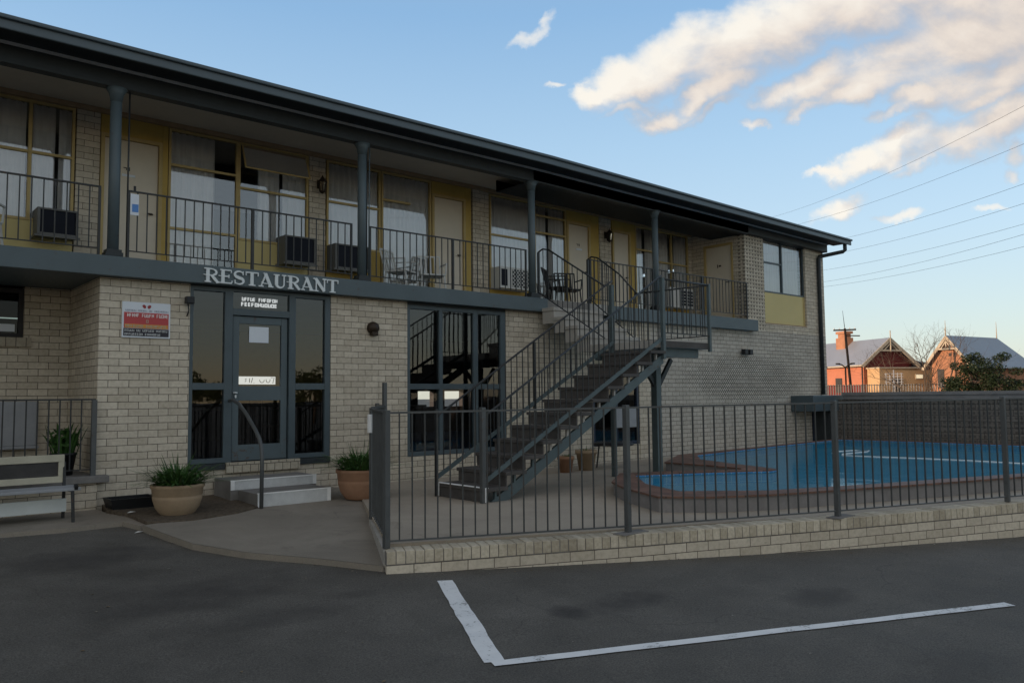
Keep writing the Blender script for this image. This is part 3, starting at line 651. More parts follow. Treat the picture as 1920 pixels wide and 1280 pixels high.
# ---- restaurant shopfront
GY = LW+.05
def frame_set(name, rects, mat='teal_frame', y0=GY-.04, y1=GY+.05, bev=.003):
    m = MB()
    for i, (a, b, c, d) in enumerate(rects): m.box(a, b, y0+.0015*(i % 3), y1-.0015*(i % 3), c, d)
    return part(name, m, mat, motel, bev)
sf = frame_set('shopfront_frame', [(.972,1.02,.335,2.69),(1.44,1.55,.335,2.69),(2.37,2.47,.335,2.69),(2.93,3.018,.335,2.69),
    (1.02,1.44,1.31,1.40),(2.47,2.93,1.31,1.40),(1.02,1.44,.335,.40),(2.47,2.93,.335,.40),(1.55,2.37,2.33,2.42),(1.02,1.44,2.63,2.69),(1.55,2.37,2.65,2.69),(2.47,2.93,2.63,2.69)])
for (a, b, c, d) in ((1.02,1.44,.40,1.31),(1.02,1.44,1.40,2.63),(2.47,2.93,.40,1.31),(2.47,2.93,1.40,2.63),(1.55,2.37,2.42,2.65)):
    part('pane', MB().face([(a,GY,c),(b,GY,c),(b,GY,d),(a,GY,d)]), 'tinted_glass', sf)
part('sill', MB().box(.98,1.46,LW-.02,LW+.10,.25,.33), 'dark_beam', motel); part('sill', MB().box(2.53,3.01,LW-.02,LW+.10,.25,.33), 'dark_beam', motel)
dr = frame_set('entrance_door', [(1.565,1.655,.345,2.32),(2.265,2.355,.345,2.32),(1.655,2.265,2.22,2.32),(1.655,2.265,1.16,1.36),(1.655,2.265,.345,.56)], 'teal_paint', GY-.005, GY+.045)
for (c, d) in ((.56,1.16),(1.36,2.22)): part('pane', MB().face([(1.655,GY+.02,c),(2.265,GY+.02,c),(2.265,GY+.02,d),(1.655,GY+.02,d)]), 'tinted_glass', dr)
part('lock', MB().lathe([(0,0),(.03,0),(.03,.018),(0,.018)], (1.60,GY-.03,1.26), 14).bar((1.60,GY-.035,1.24),(1.60,GY-.035,1.20),.02,.02), 'letter_silver', dr)
# second restaurant window
sw = frame_set('shopfront_frame', [(4.362,4.42,.25,2.66),(4.99,5.06,.25,2.66),(5.70,5.80,.25,2.66),(6.30,6.418,.25,2.66),(4.42,4.99,1.31,1.40),(5.06,5.70,1.31,1.40),(5.80,6.30,1.31,1.40),
    (4.42,4.99,.25,.32),(5.06,5.70,.25,.32),(5.80,6.30,.25,.32),(4.42,4.99,2.60,2.66),(5.06,5.70,2.60,2.66),(5.80,6.30,2.60,2.66)])
for a, b in ((4.42,4.99),(5.06,5.70),(5.80,6.30)):
    for c, d in ((.32,1.31),(1.40,2.60)): part('pane', MB().face([(a,GY,c),(b,GY,c),(b,GY,d),(a,GY,d)]), 'tinted_glass' if c > 1 else 'clear_glass', sw)
part('window_head', MB().box(4.36,6.42,LW+.015,LW+.12,2.662,2.70), 'dark_beam', motel); part('window_head', MB().box(.97,3.02,LW+.016,LW+.12,2.692,2.703), 'dark_beam', motel)
su = frame_set('shopfront_frame', [(8.605,8.66,.205,2.31),(9.25,9.32,.205,2.31),(9.90,9.965,.205,2.31),(8.66,9.25,.205,.27),(9.32,9.90,.205,.27),(8.66,9.25,2.25,2.31),(9.32,9.90,2.25,2.31)], 'dark_glass_frame')
for a, b in ((8.66,9.25),(9.32,9.90)): part('pane', MB().face([(a,GY,.27),(b,GY,.27),(b,GY,2.25),(a,GY,2.25)]), 'tinted_glass', su)
# drum shade of the wall flue / vent by the pool corner handled as its own thing below

# ------------------------------------------------------------------ lettering helpers
def stroke(m, pts, w, y0, y1, e=0):
    """flat-sided brush stroke in the x-z plane; pts (x,z), w number or list"""
    ws = w if isinstance(w, list) else [w]*len(pts); L, Rr = [], []
    for k, p in enumerate(pts):
        a = Vector(pts[max(k-1,0)]); b = Vector(pts[min(k+1,len(pts)-1)]); d = (b-a).normalized(); n = Vector((-d.y, d.x))*ws[k]/2; p = Vector(p)
        L.append(p+n); Rr.append(p-n)
    y0 = y0 - e
    for k in range(len(pts)-1):
        q = [L[k], L[k+1], Rr[k+1], Rr[k]]
        m.face([(v.x, y0, v.y) for v in q][::-1]); m.face([(v.x, y1, v.y) for v in q])
        m.face([(L[k].x,y0,L[k].y),(L[k+1].x,y0,L[k+1].y),(L[k+1].x,y1,L[k+1].y),(L[k].x,y1,L[k].y)])
        m.face([(Rr[k].x,y0,Rr[k].y),(Rr[k].x,y1,Rr[k].y),(Rr[k+1].x,y1,Rr[k+1].y),(Rr[k+1].x,y0,Rr[k+1].y)])
    for A, B in ((L[0], Rr[0]), (L[-1], Rr[-1])): m.face([(A.x,y0,A.y),(B.x,y0,B.y),(B.x,y1,B.y),(A.x,y1,A.y)])
def arc(cx, cz, rx, rz, a0, a1, n=10): return [(cx+rx*math.cos(R(a0+(a1-a0)*k/n)), cz+rz*math.sin(R(a0+(a1-a0)*k/n))) for k in range(n+1)]
TK, TN = .215, .082
def serif(x, z, w=.36): return ([(x-w/2, z), (x+w/2, z)], TN)
LET = {
 'R': ([([(.22,0),(.22,1)],TK), ([(.22,.96)]+arc(.40,.73,.30,.23,90,-90)+[(.10,.50)],[TN]*4+[.13]*6+[TN]*3), ([(.42,.48),(.58,.30),(.76,.03),(.90,.03)],[.12,.19,.17,.06]), serif(.22,.03), serif(.16,.97,.30), ([(-.04,.52),(.14,.50)],.05)], .86),
 'E': ([([(.22,0),(.22,1)],TK), ([(.06,.965),(.70,.965),(.70,.80)],TN), ([(.22,.52),(.56,.52)],TN), ([(.56,.40),(.56,.64)],.06), ([(.06,.035),(.72,.035),(.76,.22)],TN), ([(-.04,.52),(.14,.52)],.05)], .80),
 'S': ([(arc(.36,.74,.25,.225,25,250,10)+[(.42,.47)]+arc(.36,.26,.27,.225,50,-150,10), [.06,.08,.09,.10,.11,.12,.13,.15,.17,.19,.20,.20,.19,.18,.16,.14,.12,.11,.10,.09,.08,.07,.06]), ([(.60,.70),(.60,.98)],.06), ([(.12,.03),(.12,.32)],.06)], .74),
 'T': ([([(.40,0),(.40,.97)],TK), ([(.02,.96),(.78,.96)],TN), ([(.04,.72),(.04,.99)],.06), ([(.77,.72),(.77,.99)],.06), serif(.40,.03,.40)], .82),
 'A': ([([(.14,.02),(.44,1.0)],TN), ([(.40,1.0),(.74,.02)],TK), serif(.14,.03,.30), serif(.74,.03,.32), (arc(.40,.34,.24,.10,180,380,8),.06), (arc(.40,.56,.10,.07,-60,240,7),.045), ([(.28,1.0),(.46,.985)],.06)], .90),
 'U': ([([(.20,.98),(.20,.30)]+arc(.44,.28,.24,.25,180,360,9)+[(.68,.98)],[TK,TK,TK,.19,.17,.15,.13,.11,.09,.08,.08,TN,TN]), serif(.20,.97,.36), serif(.68,.97,.28)], .88),
 'N': ([([(.16,.02),(.16,.96)],TN), ([(.12,.98),(.70,.03)],TK), ([(.72,.02),(.72,.98)],TN), serif(.16,.03,.28), serif(.08,.97,.24), serif(.72,.97,.28)], .88)}
sign = thing('restaurant_sign', 'raised silver serif letters spelling RESTAURANT on the blue balcony edge', 'sign', (2.08, -.095, 2.72))
word = 'RESTAURANT'; x = 1.085; tot = sum(LET[c][1] for c in word); sc_w = 1.965/tot; H = .185
for ch in word:
    m = MB(); st, adv = LET[ch]; 
    for k, (pts, w) in enumerate(st):
        P2 = [(x + p[0]*sc_w, 2.725 + p[1]*H) for p in pts]; sc2 = (sc_w+H)/2
        stroke(m, P2, [q*sc2 for q in w][:len(P2)] + [w[-1]*sc2]*max(0, len(P2)-len(w)) if isinstance(w, list) else w*sc2, -.112, -.091, .0006*k)
    part('letter', m, 'letter_silver', sign); x += adv*sc_w
def glyphs(m, x0, x1, z0, z1, n, y0, y1, seed, thick=.2, gaps=()):
    rnd = random.Random(seed); cw_ = (x1-x0)/n; h = z1-z0; t = min(cw_, h)*thick
    for k in range(n):
        if k in gaps: continue
        a = x0+k*cw_+cw_*.08; b = x0+(k+1)*cw_-cw_*.10; kind = rnd.randrange(5); e = .0004
        m.box(a, a+t, y0, y1, z0, z1)
        if kind in (0, 1, 3): m.box(b-t, b, y0, y1, z0+(h*.1 if kind == 3 else 0), z1-(h*.12 if kind == 1 else 0))
        if kind in (0, 2, 4): m.box(a+t, b-t*.9, y0+e, y1, z1-t, z1-.0005)
        if kind in (1, 2, 0): m.box(a+t, b-t*.9, y0+e, y1, z0+.0005, z0+t)
        if kind in (3, 4, 2): m.box(a+t, b-t*.9, y0+e*2, y1, (z0+z1)/2-t/2, (z0+z1)/2+t/2)
    return m
# illegible white lettering on the glass over the door
tl = thing('transom_lettering', 'two rows of white lettering on the glass above the entrance door', 'lettering', (1.93, GY-.012, 2.47))
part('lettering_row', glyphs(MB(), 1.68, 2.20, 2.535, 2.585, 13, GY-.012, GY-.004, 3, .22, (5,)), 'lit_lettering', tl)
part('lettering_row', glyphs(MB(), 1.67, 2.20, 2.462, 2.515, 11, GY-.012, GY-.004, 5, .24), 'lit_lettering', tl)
# board on the pier
bd = thing('notice_board', 'framed red white and black restaurant board on the brick pier by the entrance', 'sign', (.425, LW-.03, 1.96))
BX0, BX1, BZ0, BZ1 = .135, .715, 1.965, 2.415; BY = LW-.022
part('backing', MB().box(BX0, BX1, BY, LW-.002, BZ0, BZ1), 'sign_white', bd, .003)
part('red_band', MB().box(BX0+.022, BX1-.022, BY-.003, BY, 2.085, 2.283), 'sign_red', bd)
part('orange_strip', MB().box(BX0+.032, BX1-.03, BY-.0045, BY-.0032, 2.088, 2.135), 'sign_orange', bd)
part('black_band', MB().box(BX0+.018, BX1-.018, BY-.003, BY, 1.985, 2.08), 'sign_black', bd)
part('lettering_row', glyphs(MB(), .19, .69, 2.225, 2.268, 17, BY-.0065, BY-.003, 11, .2, (5,11)), 'white_paint', bd)
part('lettering_row', glyphs(MB(), .172, .66, 2.095, 2.128, 16, BY-.0075, BY-.0045, 12, .2, (7,)), 'sign_orange', bd).data.materials[0] = MAT['bench_cream']
part('lettering_row', glyphs(MB(), .165, .68, 2.042, 2.068, 22, BY-.0065, BY-.003, 13, .2, (5,8,15)), 'riser_grey', bd)
part('lettering_row', glyphs(MB(), .165, .60, 1.995, 2.022, 18, BY-.0065, BY-.003, 14, .2, (9,)), 'riser_grey', bd)
part('lettering_row', glyphs(MB(), .17, .69, 2.298, 2.318, 24, BY-.004, BY-.0, 15, .14, (6,12,15)), 'sign_ink', bd)
lz = MB(); lz.box(.420,.426,BY-.0065,BY-.003,2.155,2.195).box(.440,.446,BY-.0065,BY-.003,2.155,2.195).box(.426,.44,BY-.006,BY-.003,2.189,2.1945).box(.426,.44,BY-.006,BY-.003,2.1555,2.161); part('ampersand', lz, 'bench_cream', bd)
for (ex, ez, lean) in ((.395, 2.362, -.006), (.455, 2.360, .006)):
    m = MB(); o = [(ex+.021*math.cos(a)*(1+.12*math.sin(3*a))+lean*math.sin(a), ez+.024*math.sin(a)) for a in [2*math.pi*k/14 for k in range(14)]]
    m.face([(p[0], BY-.003, p[1]) for p in o][::-1]); i0 = len(m.v)
    for k in range(14): a, b = o[k], o[(k+1)%14]; m.face([(a[0],BY-.003,a[1]),(b[0],BY-.003,b[1]),(b[0],BY,b[1]),(a[0],BY,a[1])])
    part('emblem', m, 'emblem_red', bd)
# paper and lit sign in the door
solo('paper_notice', MB().box(1.80, 2.08, GY+.008, GY+.016, 1.965, 2.185), 'sign_white', 'blank pale blue paper notice on the upper glass of the entrance door', 'notice')
ls = thing('price_sign', 'bright white price sign standing behind the entrance door glass', 'sign', (1.94, GY+.10, 1.37))
part('panel', MB().box(1.67, 2.22, GY+.08, GY+.095, 1.385, 1.495), 'lit_panel', ls)
m = MB()
stroke(m, [(1.80,1.465),(1.775,1.455),(1.795,1.44),(1.775,1.42)], .008, GY+.076, GY+.079); stroke(m, [(1.84,1.47),(1.84,1.41)], .008, GY+.076, GY+.079); stroke(m, [(1.885,1.475),(1.865,1.405)], .008, GY+.076, GY+.079)
stroke(m, [(1.90,1.405),(1.908,1.405)], .009, GY+.076, GY+.079); stroke(m, arc(2.02,1.45,.035,.04,180,360,6), .008, GY+.076, GY+.079); stroke(m, arc(2.11,1.45,.03,.04,170,370,6), .008, GY+.076, GY+.079); stroke(m, [(2.15,1.48),(2.20,1.48),(2.18,1.40)], .008, GY+.076, GY+.079)
part('lettering_row', m, 'sign_black', ls)

# ------------------------------------------------------------------ small wall fixtures
def lantern(x, y, z, label):
    t = thing('wall_lantern', label, 'lamp', (x, y, z), 0, 'wall lanterns on the brick piers')
    a = MB().tube([(0,0,.02),(0,-.06,.06),(0,-.12,.05)], .012, 8); a.box(-.04,.04,-.012,0,-.06,.09); part('bracket', a, 'lamp_bronze', t, local=True)
    b = MB().lathe([(.0,.16),(.015,.13),(.03,.10),(.085,.04),(.09,.03),(.07,.03)], (0,-.12,0), 8); b.lathe([(.05,-.14),(.06,-.12),(.03,-.15),(0,-.17)], (0,-.12,0), 8)
    for k in range(6):
        q = k*math.pi/3; b.bar((.072*math.cos(q), -.12+.072*math.sin(q), .03), (.05*math.cos(q), -.12+.05*math.sin(q), -.13), .012, .012)
    part('cage', b, 'lamp_bronze', t, local=True)
    c = MB().lathe([(.066,.03),(.046,-.13)], (0,-.12,0), 6); part('lamp_glass', c, 'dull_glass', t, local=True)
    return t
lantern(3.60, UW, 4.78, 'bronze lantern on the brick pier above the restaurant lettering')
lantern(10.72, UW, 4.80, 'bronze lantern on the brick pier between two cream doors near the stairs')
t = thing('bulkhead_lamp', 'round dark bulkhead lamp on the brick pier right of the entrance', 'lamp', (3.72, LW, 2.23))
m = MB(); m.lathe([(0,0),(.095,.0),(.10,.03),(.085,.075),(.05,.10),(0,.105)], (0,0,0), 20)
for v in m.v: v.y, v.z = -v.z, v.y+.02
part('housing', m, 'lamp_bronze', t, local=True); h = MB().box(-.05,.06,-.09,-.005,-.10,-.04); part('hood', h, 'lamp_bronze', t, .01, local=True)
t = thing('security_light', 'small black floodlight on the pier edge at the top left of the shopfront', 'lamp', (.93, LW, 2.47))
m = MB().box(-.05,.05,-.14,-.05,-.04,.05); m.box(-.045,.045,-.145,-.138,-.035,.03); part('head', m, 'plastic_black', t, .008, local=True); part('bracket', MB().tube([(0,0,0),(0,-.05,-.0)], .018, 8).tube([(.0,-.03,-.03),(.015,-.03,-.12),(.0,-.005,-.20)], .008, 6), 'plastic_black', t, local=True)
t = thing('security_light', 'small black twin floodlight high on the blank brick wall above the pool', 'lamp', (13.75, LW, 2.17))
m = MB().box(-.16,-.03,-.15,-.04,-.06,.06).box(.03,.15,-.16,-.05,-.07,.05); part('head', m, 'plastic_black', t, .008, local=True); part('bracket', MB().box(-.06,.06,-.05,0,-.03,.03), 'plastic_black', t, local=True)

def aircon(x0, x1, z0, z1, label, style):
    t = thing('air_conditioner', label, 'air conditioner', (x0, UW, z0), 0, 'window air conditioners along the balcony'); w, h, d = x1-x0, z1-z0, .30
    case = MB().box(0, w, -d, 0, .0, h); body = 'ac_white' if style else 'ac_case'
    if style == 0:
        part('casing', MB().box(0,.035,-d,.04,0,h).box(w-.03,w,-d,.04,0,h).box(.035,w-.03,-d,.04,0,.03).box(.035,w-.03,-d,.04,h-.025,h), body, t, .004, local=True)
        gr = MB().box(.035,w-.03,-d+.02,.03,.03,h-.025); part('grille', gr, 'ac_dark', t, local=True)
        part('bracket', MB().box(-.03,w+.02,-d-.02,-d+.0,-.03,-.003).box(-.03,.0,-d,0,-.03,-.003), 'ac_case', t, local=True)
    else:
        part('casing', MB().box(0,w,-d,.04,0,h), body, t, .008, local=True)
        gw0, gw1 = (.38*w, .96*w) if style == 1 else (.45*w, .96*w)
        part('grille', MB().box(gw0,gw1,-d-.006,-d-.001,.04,h-.04), 'ac_dark', t, local=True)
        b = MB()
        if style == 1:
            n = 6; L = gw1-gw0; Hh = h-.08
            for k in range(-n, n+1):
                for s in (1, -1):
                    xa = gw0 + L*k/n; pts = []
                    for z in (0, Hh): pts.append((xa + (z if s > 0 else Hh - z), z))
                    (ax, az), (bx, bz) = pts
                    def clip(p, q):
                        (x1_, z1_), (x2_, z2_) = p, q; t0, t1 = 0, 1
                        for lo, s_ in ((gw0, 1), (gw1, -1)):
                            da, db = s_*(x1_-lo), s_*(x2_-lo)
                            if da < 0 and db < 0: return None
                            if da < 0: t0 = max(t0, da/(da-db))
                            elif db < 0: t1 = min(t1, da/(da-db))
                        if t1-t0 < .05: return None
                        f = lambda u: (x1_+(x2_-x1_)*u, z1_+(z2_-z1_)*u); return f(t0), f(t1)
                    c = clip((ax, az), (bx, bz))
                    if c: b.bar((c[0][0], -d-.010-.002*(s > 0), .04+c[0][1]), (c[1][0], -d-.010-.002*(s > 0), .04+c[1][1]), .004, .014, up=(1,0,0))
            part('lattice', b, 'ac_white', t, local=True)
            part('side_vent', MB().box(.03*w,.22*w,-d-.004,-d-.001,.05,h-.05), 'ac_dark', t, local=True)
        else:
            for k in range(6): b.box(gw0, gw1, -d-.014, -d-.007, .05+k*(h-.1)/5-.008, .05+k*(h-.1)/5+.008)
            for xx in (gw0, (gw0+gw1)/2, gw1): b.box(xx-.012, xx+.012, -d-.018, -d-.0145, .03, h-.03)
            part('louvres', b, 'ac_white', t, local=True)
    return t
aircon(-.60,-.11,3.38,3.74,'dark window air conditioner at the far left of the balcony beside a brick pier',0)
aircon(2.86,3.40,3.36,3.80,'dark window air conditioner left of the pier with the lantern',0)
aircon(3.75,4.40,3.35,3.77,'dark window air conditioner right of the lantern pier, partly behind a blue post',0)
aircon(7.34,8.16,3.31,3.74,'white window air conditioner with diamond lattice grille',1)
aircon(12.60,13.55,3.28,3.76,'white louvred window air conditioner behind the stair landing railing',2)

# balcony chairs
def chair(x, y, rz, mat, label):
    t = thing('balcony_chair', label, 'chair', (x, y, 2.95), rz, 'chairs on the balcony')
    part('seat', MB().box(-.22,.22,-.22,.20,.40,.43), mat, t, .01, local=True)
    b = MB().bar((-.21,.20,.43),(-.22,.30,.82),.025,.025).bar((.21,.20,.43),(.22,.30,.82),.025,.025).bar((-.22,.30,.82),(.22,.30,.82),.03,.025)
    for k in range(4): b.bar((-.13+.087*k,.205,.44),(-.13+.087*k,.295,.81),.03,.012)
    part('backrest', b, mat, t, local=True)
    for sx in (-1, 1):
        part('armrest', MB().bar((sx*.24,-.2,.62),(sx*.24,.25,.64),.03,.02).bar((sx*.24,-.2,.62),(sx*.22,-.2,.42),.022,.022), mat, t, local=True)
        for sy in (-1, 1): part('leg', MB().bar((sx*.20,sy*.19,.41),(sx*.23,sy*.24,.0),.024,.024), mat, t, local=True)
    return t
chair(-1.35, .75, 2.6, 'chair_white', 'pale chair at the far left end of the balcony behind the railing')
chair(4.95, 1.15, .5, 'chair_white', 'white chair in front of the full height balcony glazing, nearer the blue post')
chair(5.62, 1.2, -.4, 'chair_white', 'white chair in front of the full height balcony glazing, nearer the cream door')
chair(8.62, 1.0, .6, 'plastic_black', 'dark chair on the balcony at the top of the stairs')
chair(9.05, 1.15, -.5, 'plastic_black', 'dark chair on the balcony between the stair top and a cream door')
nt = thing('railing_notice', 'white and blue card tied to the end of the balcony railing', 'notice', (.23, -.02, 3.60)); part('card', MB().box(.185,.285,-.028,-.02,3.50,3.77), 'sign_white', nt); part('blue_patch', MB().box(.205,.28,-.031,-.0285,3.54,3.64), 'notice_blue', nt); part('clip', MB().box(.225,.25,-.02,.0,3.815,3.875), 'plastic_black', nt)

# ------------------------------------------------------------------ entrance steps, handrail
st = thing('entrance_steps', 'two low concrete entrance steps with white painted edges', 'steps', (1.9, -.7, -.13))
part('lower_step', MB().box(1.40,2.38,-1.16,-.56,-.35,.03), 'concrete_dark', st, .006); part('upper_step', MB().box(1.30,2.48,-.56,LW-.06,-.35,.15), 'concrete_dark', st, .006)
part('riser_face', MB().box(1.41,2.37,-1.164,-1.159,-.15,.02), 'riser_grey', st); part('riser_face', MB().box(1.31,2.47,-.564,-.559,.031,.14), 'riser_grey', st)
part('white_edge', MB().box(1.40,2.38,-1.169,-1.145,.022,.036).box(1.40,1.45,-1.1685,-1.1645,-.16,.022).box(2.33,2.38,-1.1685,-1.1645,-.16,.022), 'white_paint', st)
part('white_edge', MB().box(1.30,2.48,-.569,-.545,.142,.156).box(1.30,1.35,-.5685,-.5645,.031,.142).box(2.43,2.48,-.5685,-.5645,.031,.142), 'white_paint', st)
solo('entrance_handrail', MB().tube([(1.50,.02,1.16),(1.50,-.10,1.17),(1.50,-.3,1.12),(1.475,-.62,.98),(1.45,-.95,.80),(1.43,-1.12,.70),(1.42,-1.22,.58),(1.415,-1.245,.45),(1.41,-1.25,-.18)], .024, 12), 'fence_steel', 'bent steel pipe handrail rising over the white edged entrance steps', 'handrail')

# ------------------------------------------------------------------ pots and plants
def blades(n, r, h, droop, w, seed, c=(0,0,0)):
    rnd = random.Random(seed); m = MB()
    for k in range(n):
        a = rnd.uniform(0, 2*math.pi); r0 = r*rnd.uniform(0, .55); L = h*rnd.uniform(.55, 1.15); d = Vector((math.cos(a), math.sin(a), 0)); s = Vector((-d.y, d.x, 0)); p0 = Vector(c)+d*r0
        out = r*rnd.uniform(.25, .95)*(.6+droop); ww = w*rnd.uniform(.7, 1.3); prev = None
        for j in range(5):
            t = j/4; p = p0 + d*out*t + Vector((0,0,L*(t-droop*.75*t*t))); hw = ww*(1-t)**.7*(.6+.9*t if t < .4 else 1)/2
            cur = (p-s*hw, p+s*hw)
            if prev: m.face([prev[0], prev[1], cur[1], cur[0]], True)
            prev = cur
    return m
def leaf_cluster(m, c, rad, n, size, rnd, flat=1.0):
    for k in range(n):
        while True:
            q = Vector((rnd.uniform(-1,1), rnd.uniform(-1,1), rnd.uniform(-1,1)))
            if q.length <= 1: break
        p = Vector(c) + Vector((q.x*rad[0], q.y*rad[1], q.z*rad[2])); d = Vector((rnd.gauss(0,1), rnd.gauss(0,1), rnd.gauss(0,.7)*flat)).normalized(); u = d.cross(Vector((rnd.gauss(0,1), rnd.gauss(0,1), rnd.gauss(0,1)))).normalized(); s = size*rnd.uniform(.6, 1.4)
        m.face([p-d*s, p+u*s*.45-d*s*.1, p+d*s, p-u*s*.45-d*s*.1])
BOWL = [(.0,0),(.19,0),(.205,.015),(.262,.10),(.292,.20),(.296,.235),(.286,.242),(.298,.252),(.304,.33),(.322,.348),(.322,.385),(.292,.385),(.287,.35),(.0,.34)]
def planter(x, y, z, label, mat, seed, s=1.0):
    t = thing('potted_plant', label, 'potted plant', (x, y, z), 0)
    part('bowl', MB().lathe([(r*s, q*s) for r, q in BOWL], n=32), mat, t, local=True)
    part('soil_surface', MB().lathe([(.27*s,.355*s),(0,.37*s)], n=20), 'soil', t, local=True)
    m = blades(230, .46*s, .42*s, .60, .022, seed, (0,0,.36*s)); m3 = blades(60, .50*s, .26*s, 1.05, .034, seed+9, (0,0,.36*s)); k0 = len(m.v); m.v += m3.v; m.f += [[q+k0 for q in f] for f in m3.f]; m.sm += m3.sm; m2 = blades(24, .30*s, .50*s, .25, .02, seed+1, (0,0,.36*s)); k0 = len(m.v); m.v += m2.v; m.f += [[q+k0 for q in f] for f in m2.f]; m.sm += m2.sm; leaf_cluster(m, (0,0,.46*s), (.30*s,.30*s,.12*s), 420, .028, random.Random(seed)); part('foliage', m, 'leaf_green', t, local=True)
    return t
planter(.50, -1.02, -.14, 'wide tan bowl planter with spiky green plant left of the entrance steps', 'terracotta_tan', 3, .92)
planter(2.74, -1.30, -.13, 'orange terracotta planter with green plant half behind the pool fence end', 'terracotta', 8, 1.0)
tr = MB().box(.0,.46,-.44,-.16,-.16,.02); o = thing('planter_trough', 'empty black plastic trough against the base of the brick pier', 'planter', (.2,-.3,-.12))
m = MB(); a0, a1 = (-.04,.40,-.46,-.17), (-.08,.44,-.50,-.13)
for (p, q) in ((0,1),): 
    lo = [(a0[0],a0[2],-.115),(a0[1],a0[2],-.115),(a0[1],a0[3],-.115),(a0[0],a0[3],-.115)]; hi = [(a1[0],a1[2],.03),(a1[1],a1[2],.03),(a1[1],a1[3],.03),(a1[0],a1[3],.03)]; inn = [(a1[0]+.02,a1[2]+.02,.03),(a1[1]-.02,a1[2]+.02,.03),(a1[1]-.02,a1[3]-.02,.03),(a1[0]+.02,a1[3]-.02,.03)]; dn = [(x_,y_,-.02) for x_,y_,_ in inn]
    m.face(lo[::-1])
    for k in range(4): j = (k+1)%4; m.face([lo[k],lo[j],hi[j],hi[k]]); m.face([hi[k],hi[j],inn[j],inn[k]]); m.face([inn[k],inn[j],dn[j],dn[k]])
part('tub', m, 'plastic_black', o); part('soil_surface', MB().face([(x_,y_,-.018) for x_,y_,_ in inn]), 'soil', o)
# tall plant on the porch behind the railing
t = thing('potted_plant', 'tall leafy plant in a dark pot on the porch behind the railing', 'potted plant', (-.42, .30, .285))
part('pot', MB().lathe([(0,0),(.10,0),(.14,.24),(.15,.24),(.15,.27),(.13,.27),(.12,.22),(0,.21)], n=20), 'plastic_black', t, local=True)
m = blades(34, .26, .55, .42, .055, 21, (0,0,.22)); leaf_cluster(m, (0,0,.42), (.17,.15,.16), 120, .05, random.Random(4)); part('foliage', m, 'leaf_green', t, local=True)
# porch railing
pr = thing('porch_railing', 'black steel railing along the raised porch left of the entrance', 'railing', (-.8, 0, .285))
m = MB().bar((-6,0,1.195),(-.15,0,1.195),.035,.02).bar((-6,0,.36),(-.15,0,.36),.025,.012); part('rail', MB().bar((-6,0,1.195),(-.15,0,1.195),.035,.02), 'black_steel', pr); part('rail', MB().bar((-6,0,.36),(-.15,0,.36),.025,.012), 'black_steel', pr)
part('post', MB().box(-.19,-.135,-.03,.025,.16,1.19), 'fence_steel', pr)
bm_ = MB().box(-.007,.007,-.007,.007,.36,1.19).mesh('porch_baluster'); bm_.materials.append(MAT['black_steel'])
for k in range(14):
    b = bpy.data.objects.new('baluster', bm_); col.objects.link(b); b.parent = pr; b.location = (-.30-.115*k+.8, 0, -.285)
solo('grey_board', MB().box(-1.5,-.50,UW-.10,UW-.03,.60,1.18).box(-1.5,-.47,UW-.12,UW-.02,.56,.60), 'bench_grey', 'plain grey panel standing against the recessed wall behind the porch railing', 'board', bevel=.01)
# bench
bn = thing('garden_bench', 'weathered bench with framed back and black legs at the far left', 'bench', (-1.2, -.66, -.15))
bx0, bx1 = -2.35, -.56
part('seat', MB().box(bx0,bx1+.1,-.80,-.62,.20,.235).box(bx0,bx1+.1,-.61,-.43,.20,.235), 'bench_grey', bn, .006)
part('backrest', MB().box(bx0,bx1,-.46,-.42,.50,.58).box(bx0,bx1,-.46,-.42,.27,.34).box(bx1-.06,bx1,-.459,-.421,.34,.50).box(bx0,bx0+.06,-.459,-.421,.34,.50), 'bench_cream', bn, .004)
part('back_panel', MB().box(bx0+.06,bx1-.06,-.447,-.433,.34,.50), 'slat_dark', bn)
part('front_board', MB().box(bx0,bx1-.0,-.60,-.575,-.04,.105), 'bench_board', bn, .003)
for x_ in (bx0+.1, bx1+.02):
    part('leg', MB().bar((x_,-.78,.20),(x_+.01,-.80,-.19),.03,.03).box(x_-.02,x_+.03,-.82,-.77,-.2,-.185), 'black_steel', bn); part('leg', MB().bar((x_-.02,-.46,.20),(x_-.02,-.44,-.16),.03,.03).bar((x_-.02,-.46,.2),(x_-.02,-.44,.5),.03,.03), 'black_steel', bn)
    part('arm', MB().bar((x_+.03,-.78,.22),(x_+.03,-.80,.26),.035,.05).bar((x_+.0,-.78,.20),(x_-.02,-.46,.19),.025,.025), 'black_steel', bn)
# litter
for k, (x_, y_, s_, l_) in enumerate(((.05,-.86,.05,'scrap of white paper on the soil by the black trough'),(-.06,-1.55,.05,'white scrap on the asphalt nearest the path corner'),(.05,-1.72,.06,'crumpled white paper lying at the path edge'))):
    m = MB(); q = [(x_-s_,y_,0),(x_-s_*.2,y_+.018,.012),(x_+s_,y_+.012,.004),(x_+s_*.3,y_-.02,.009)]; z_ = (-.055+.036*y_ if k == 0 else asph(x_, y_)+.004)
    m.face([(a, b, c+z_) for a, b, c in q]); m.face([(a, b, c+z_-.003) for a, b, c in q][::-1]); solo('paper_scrap', m, 'litter_white', l_, 'litter')

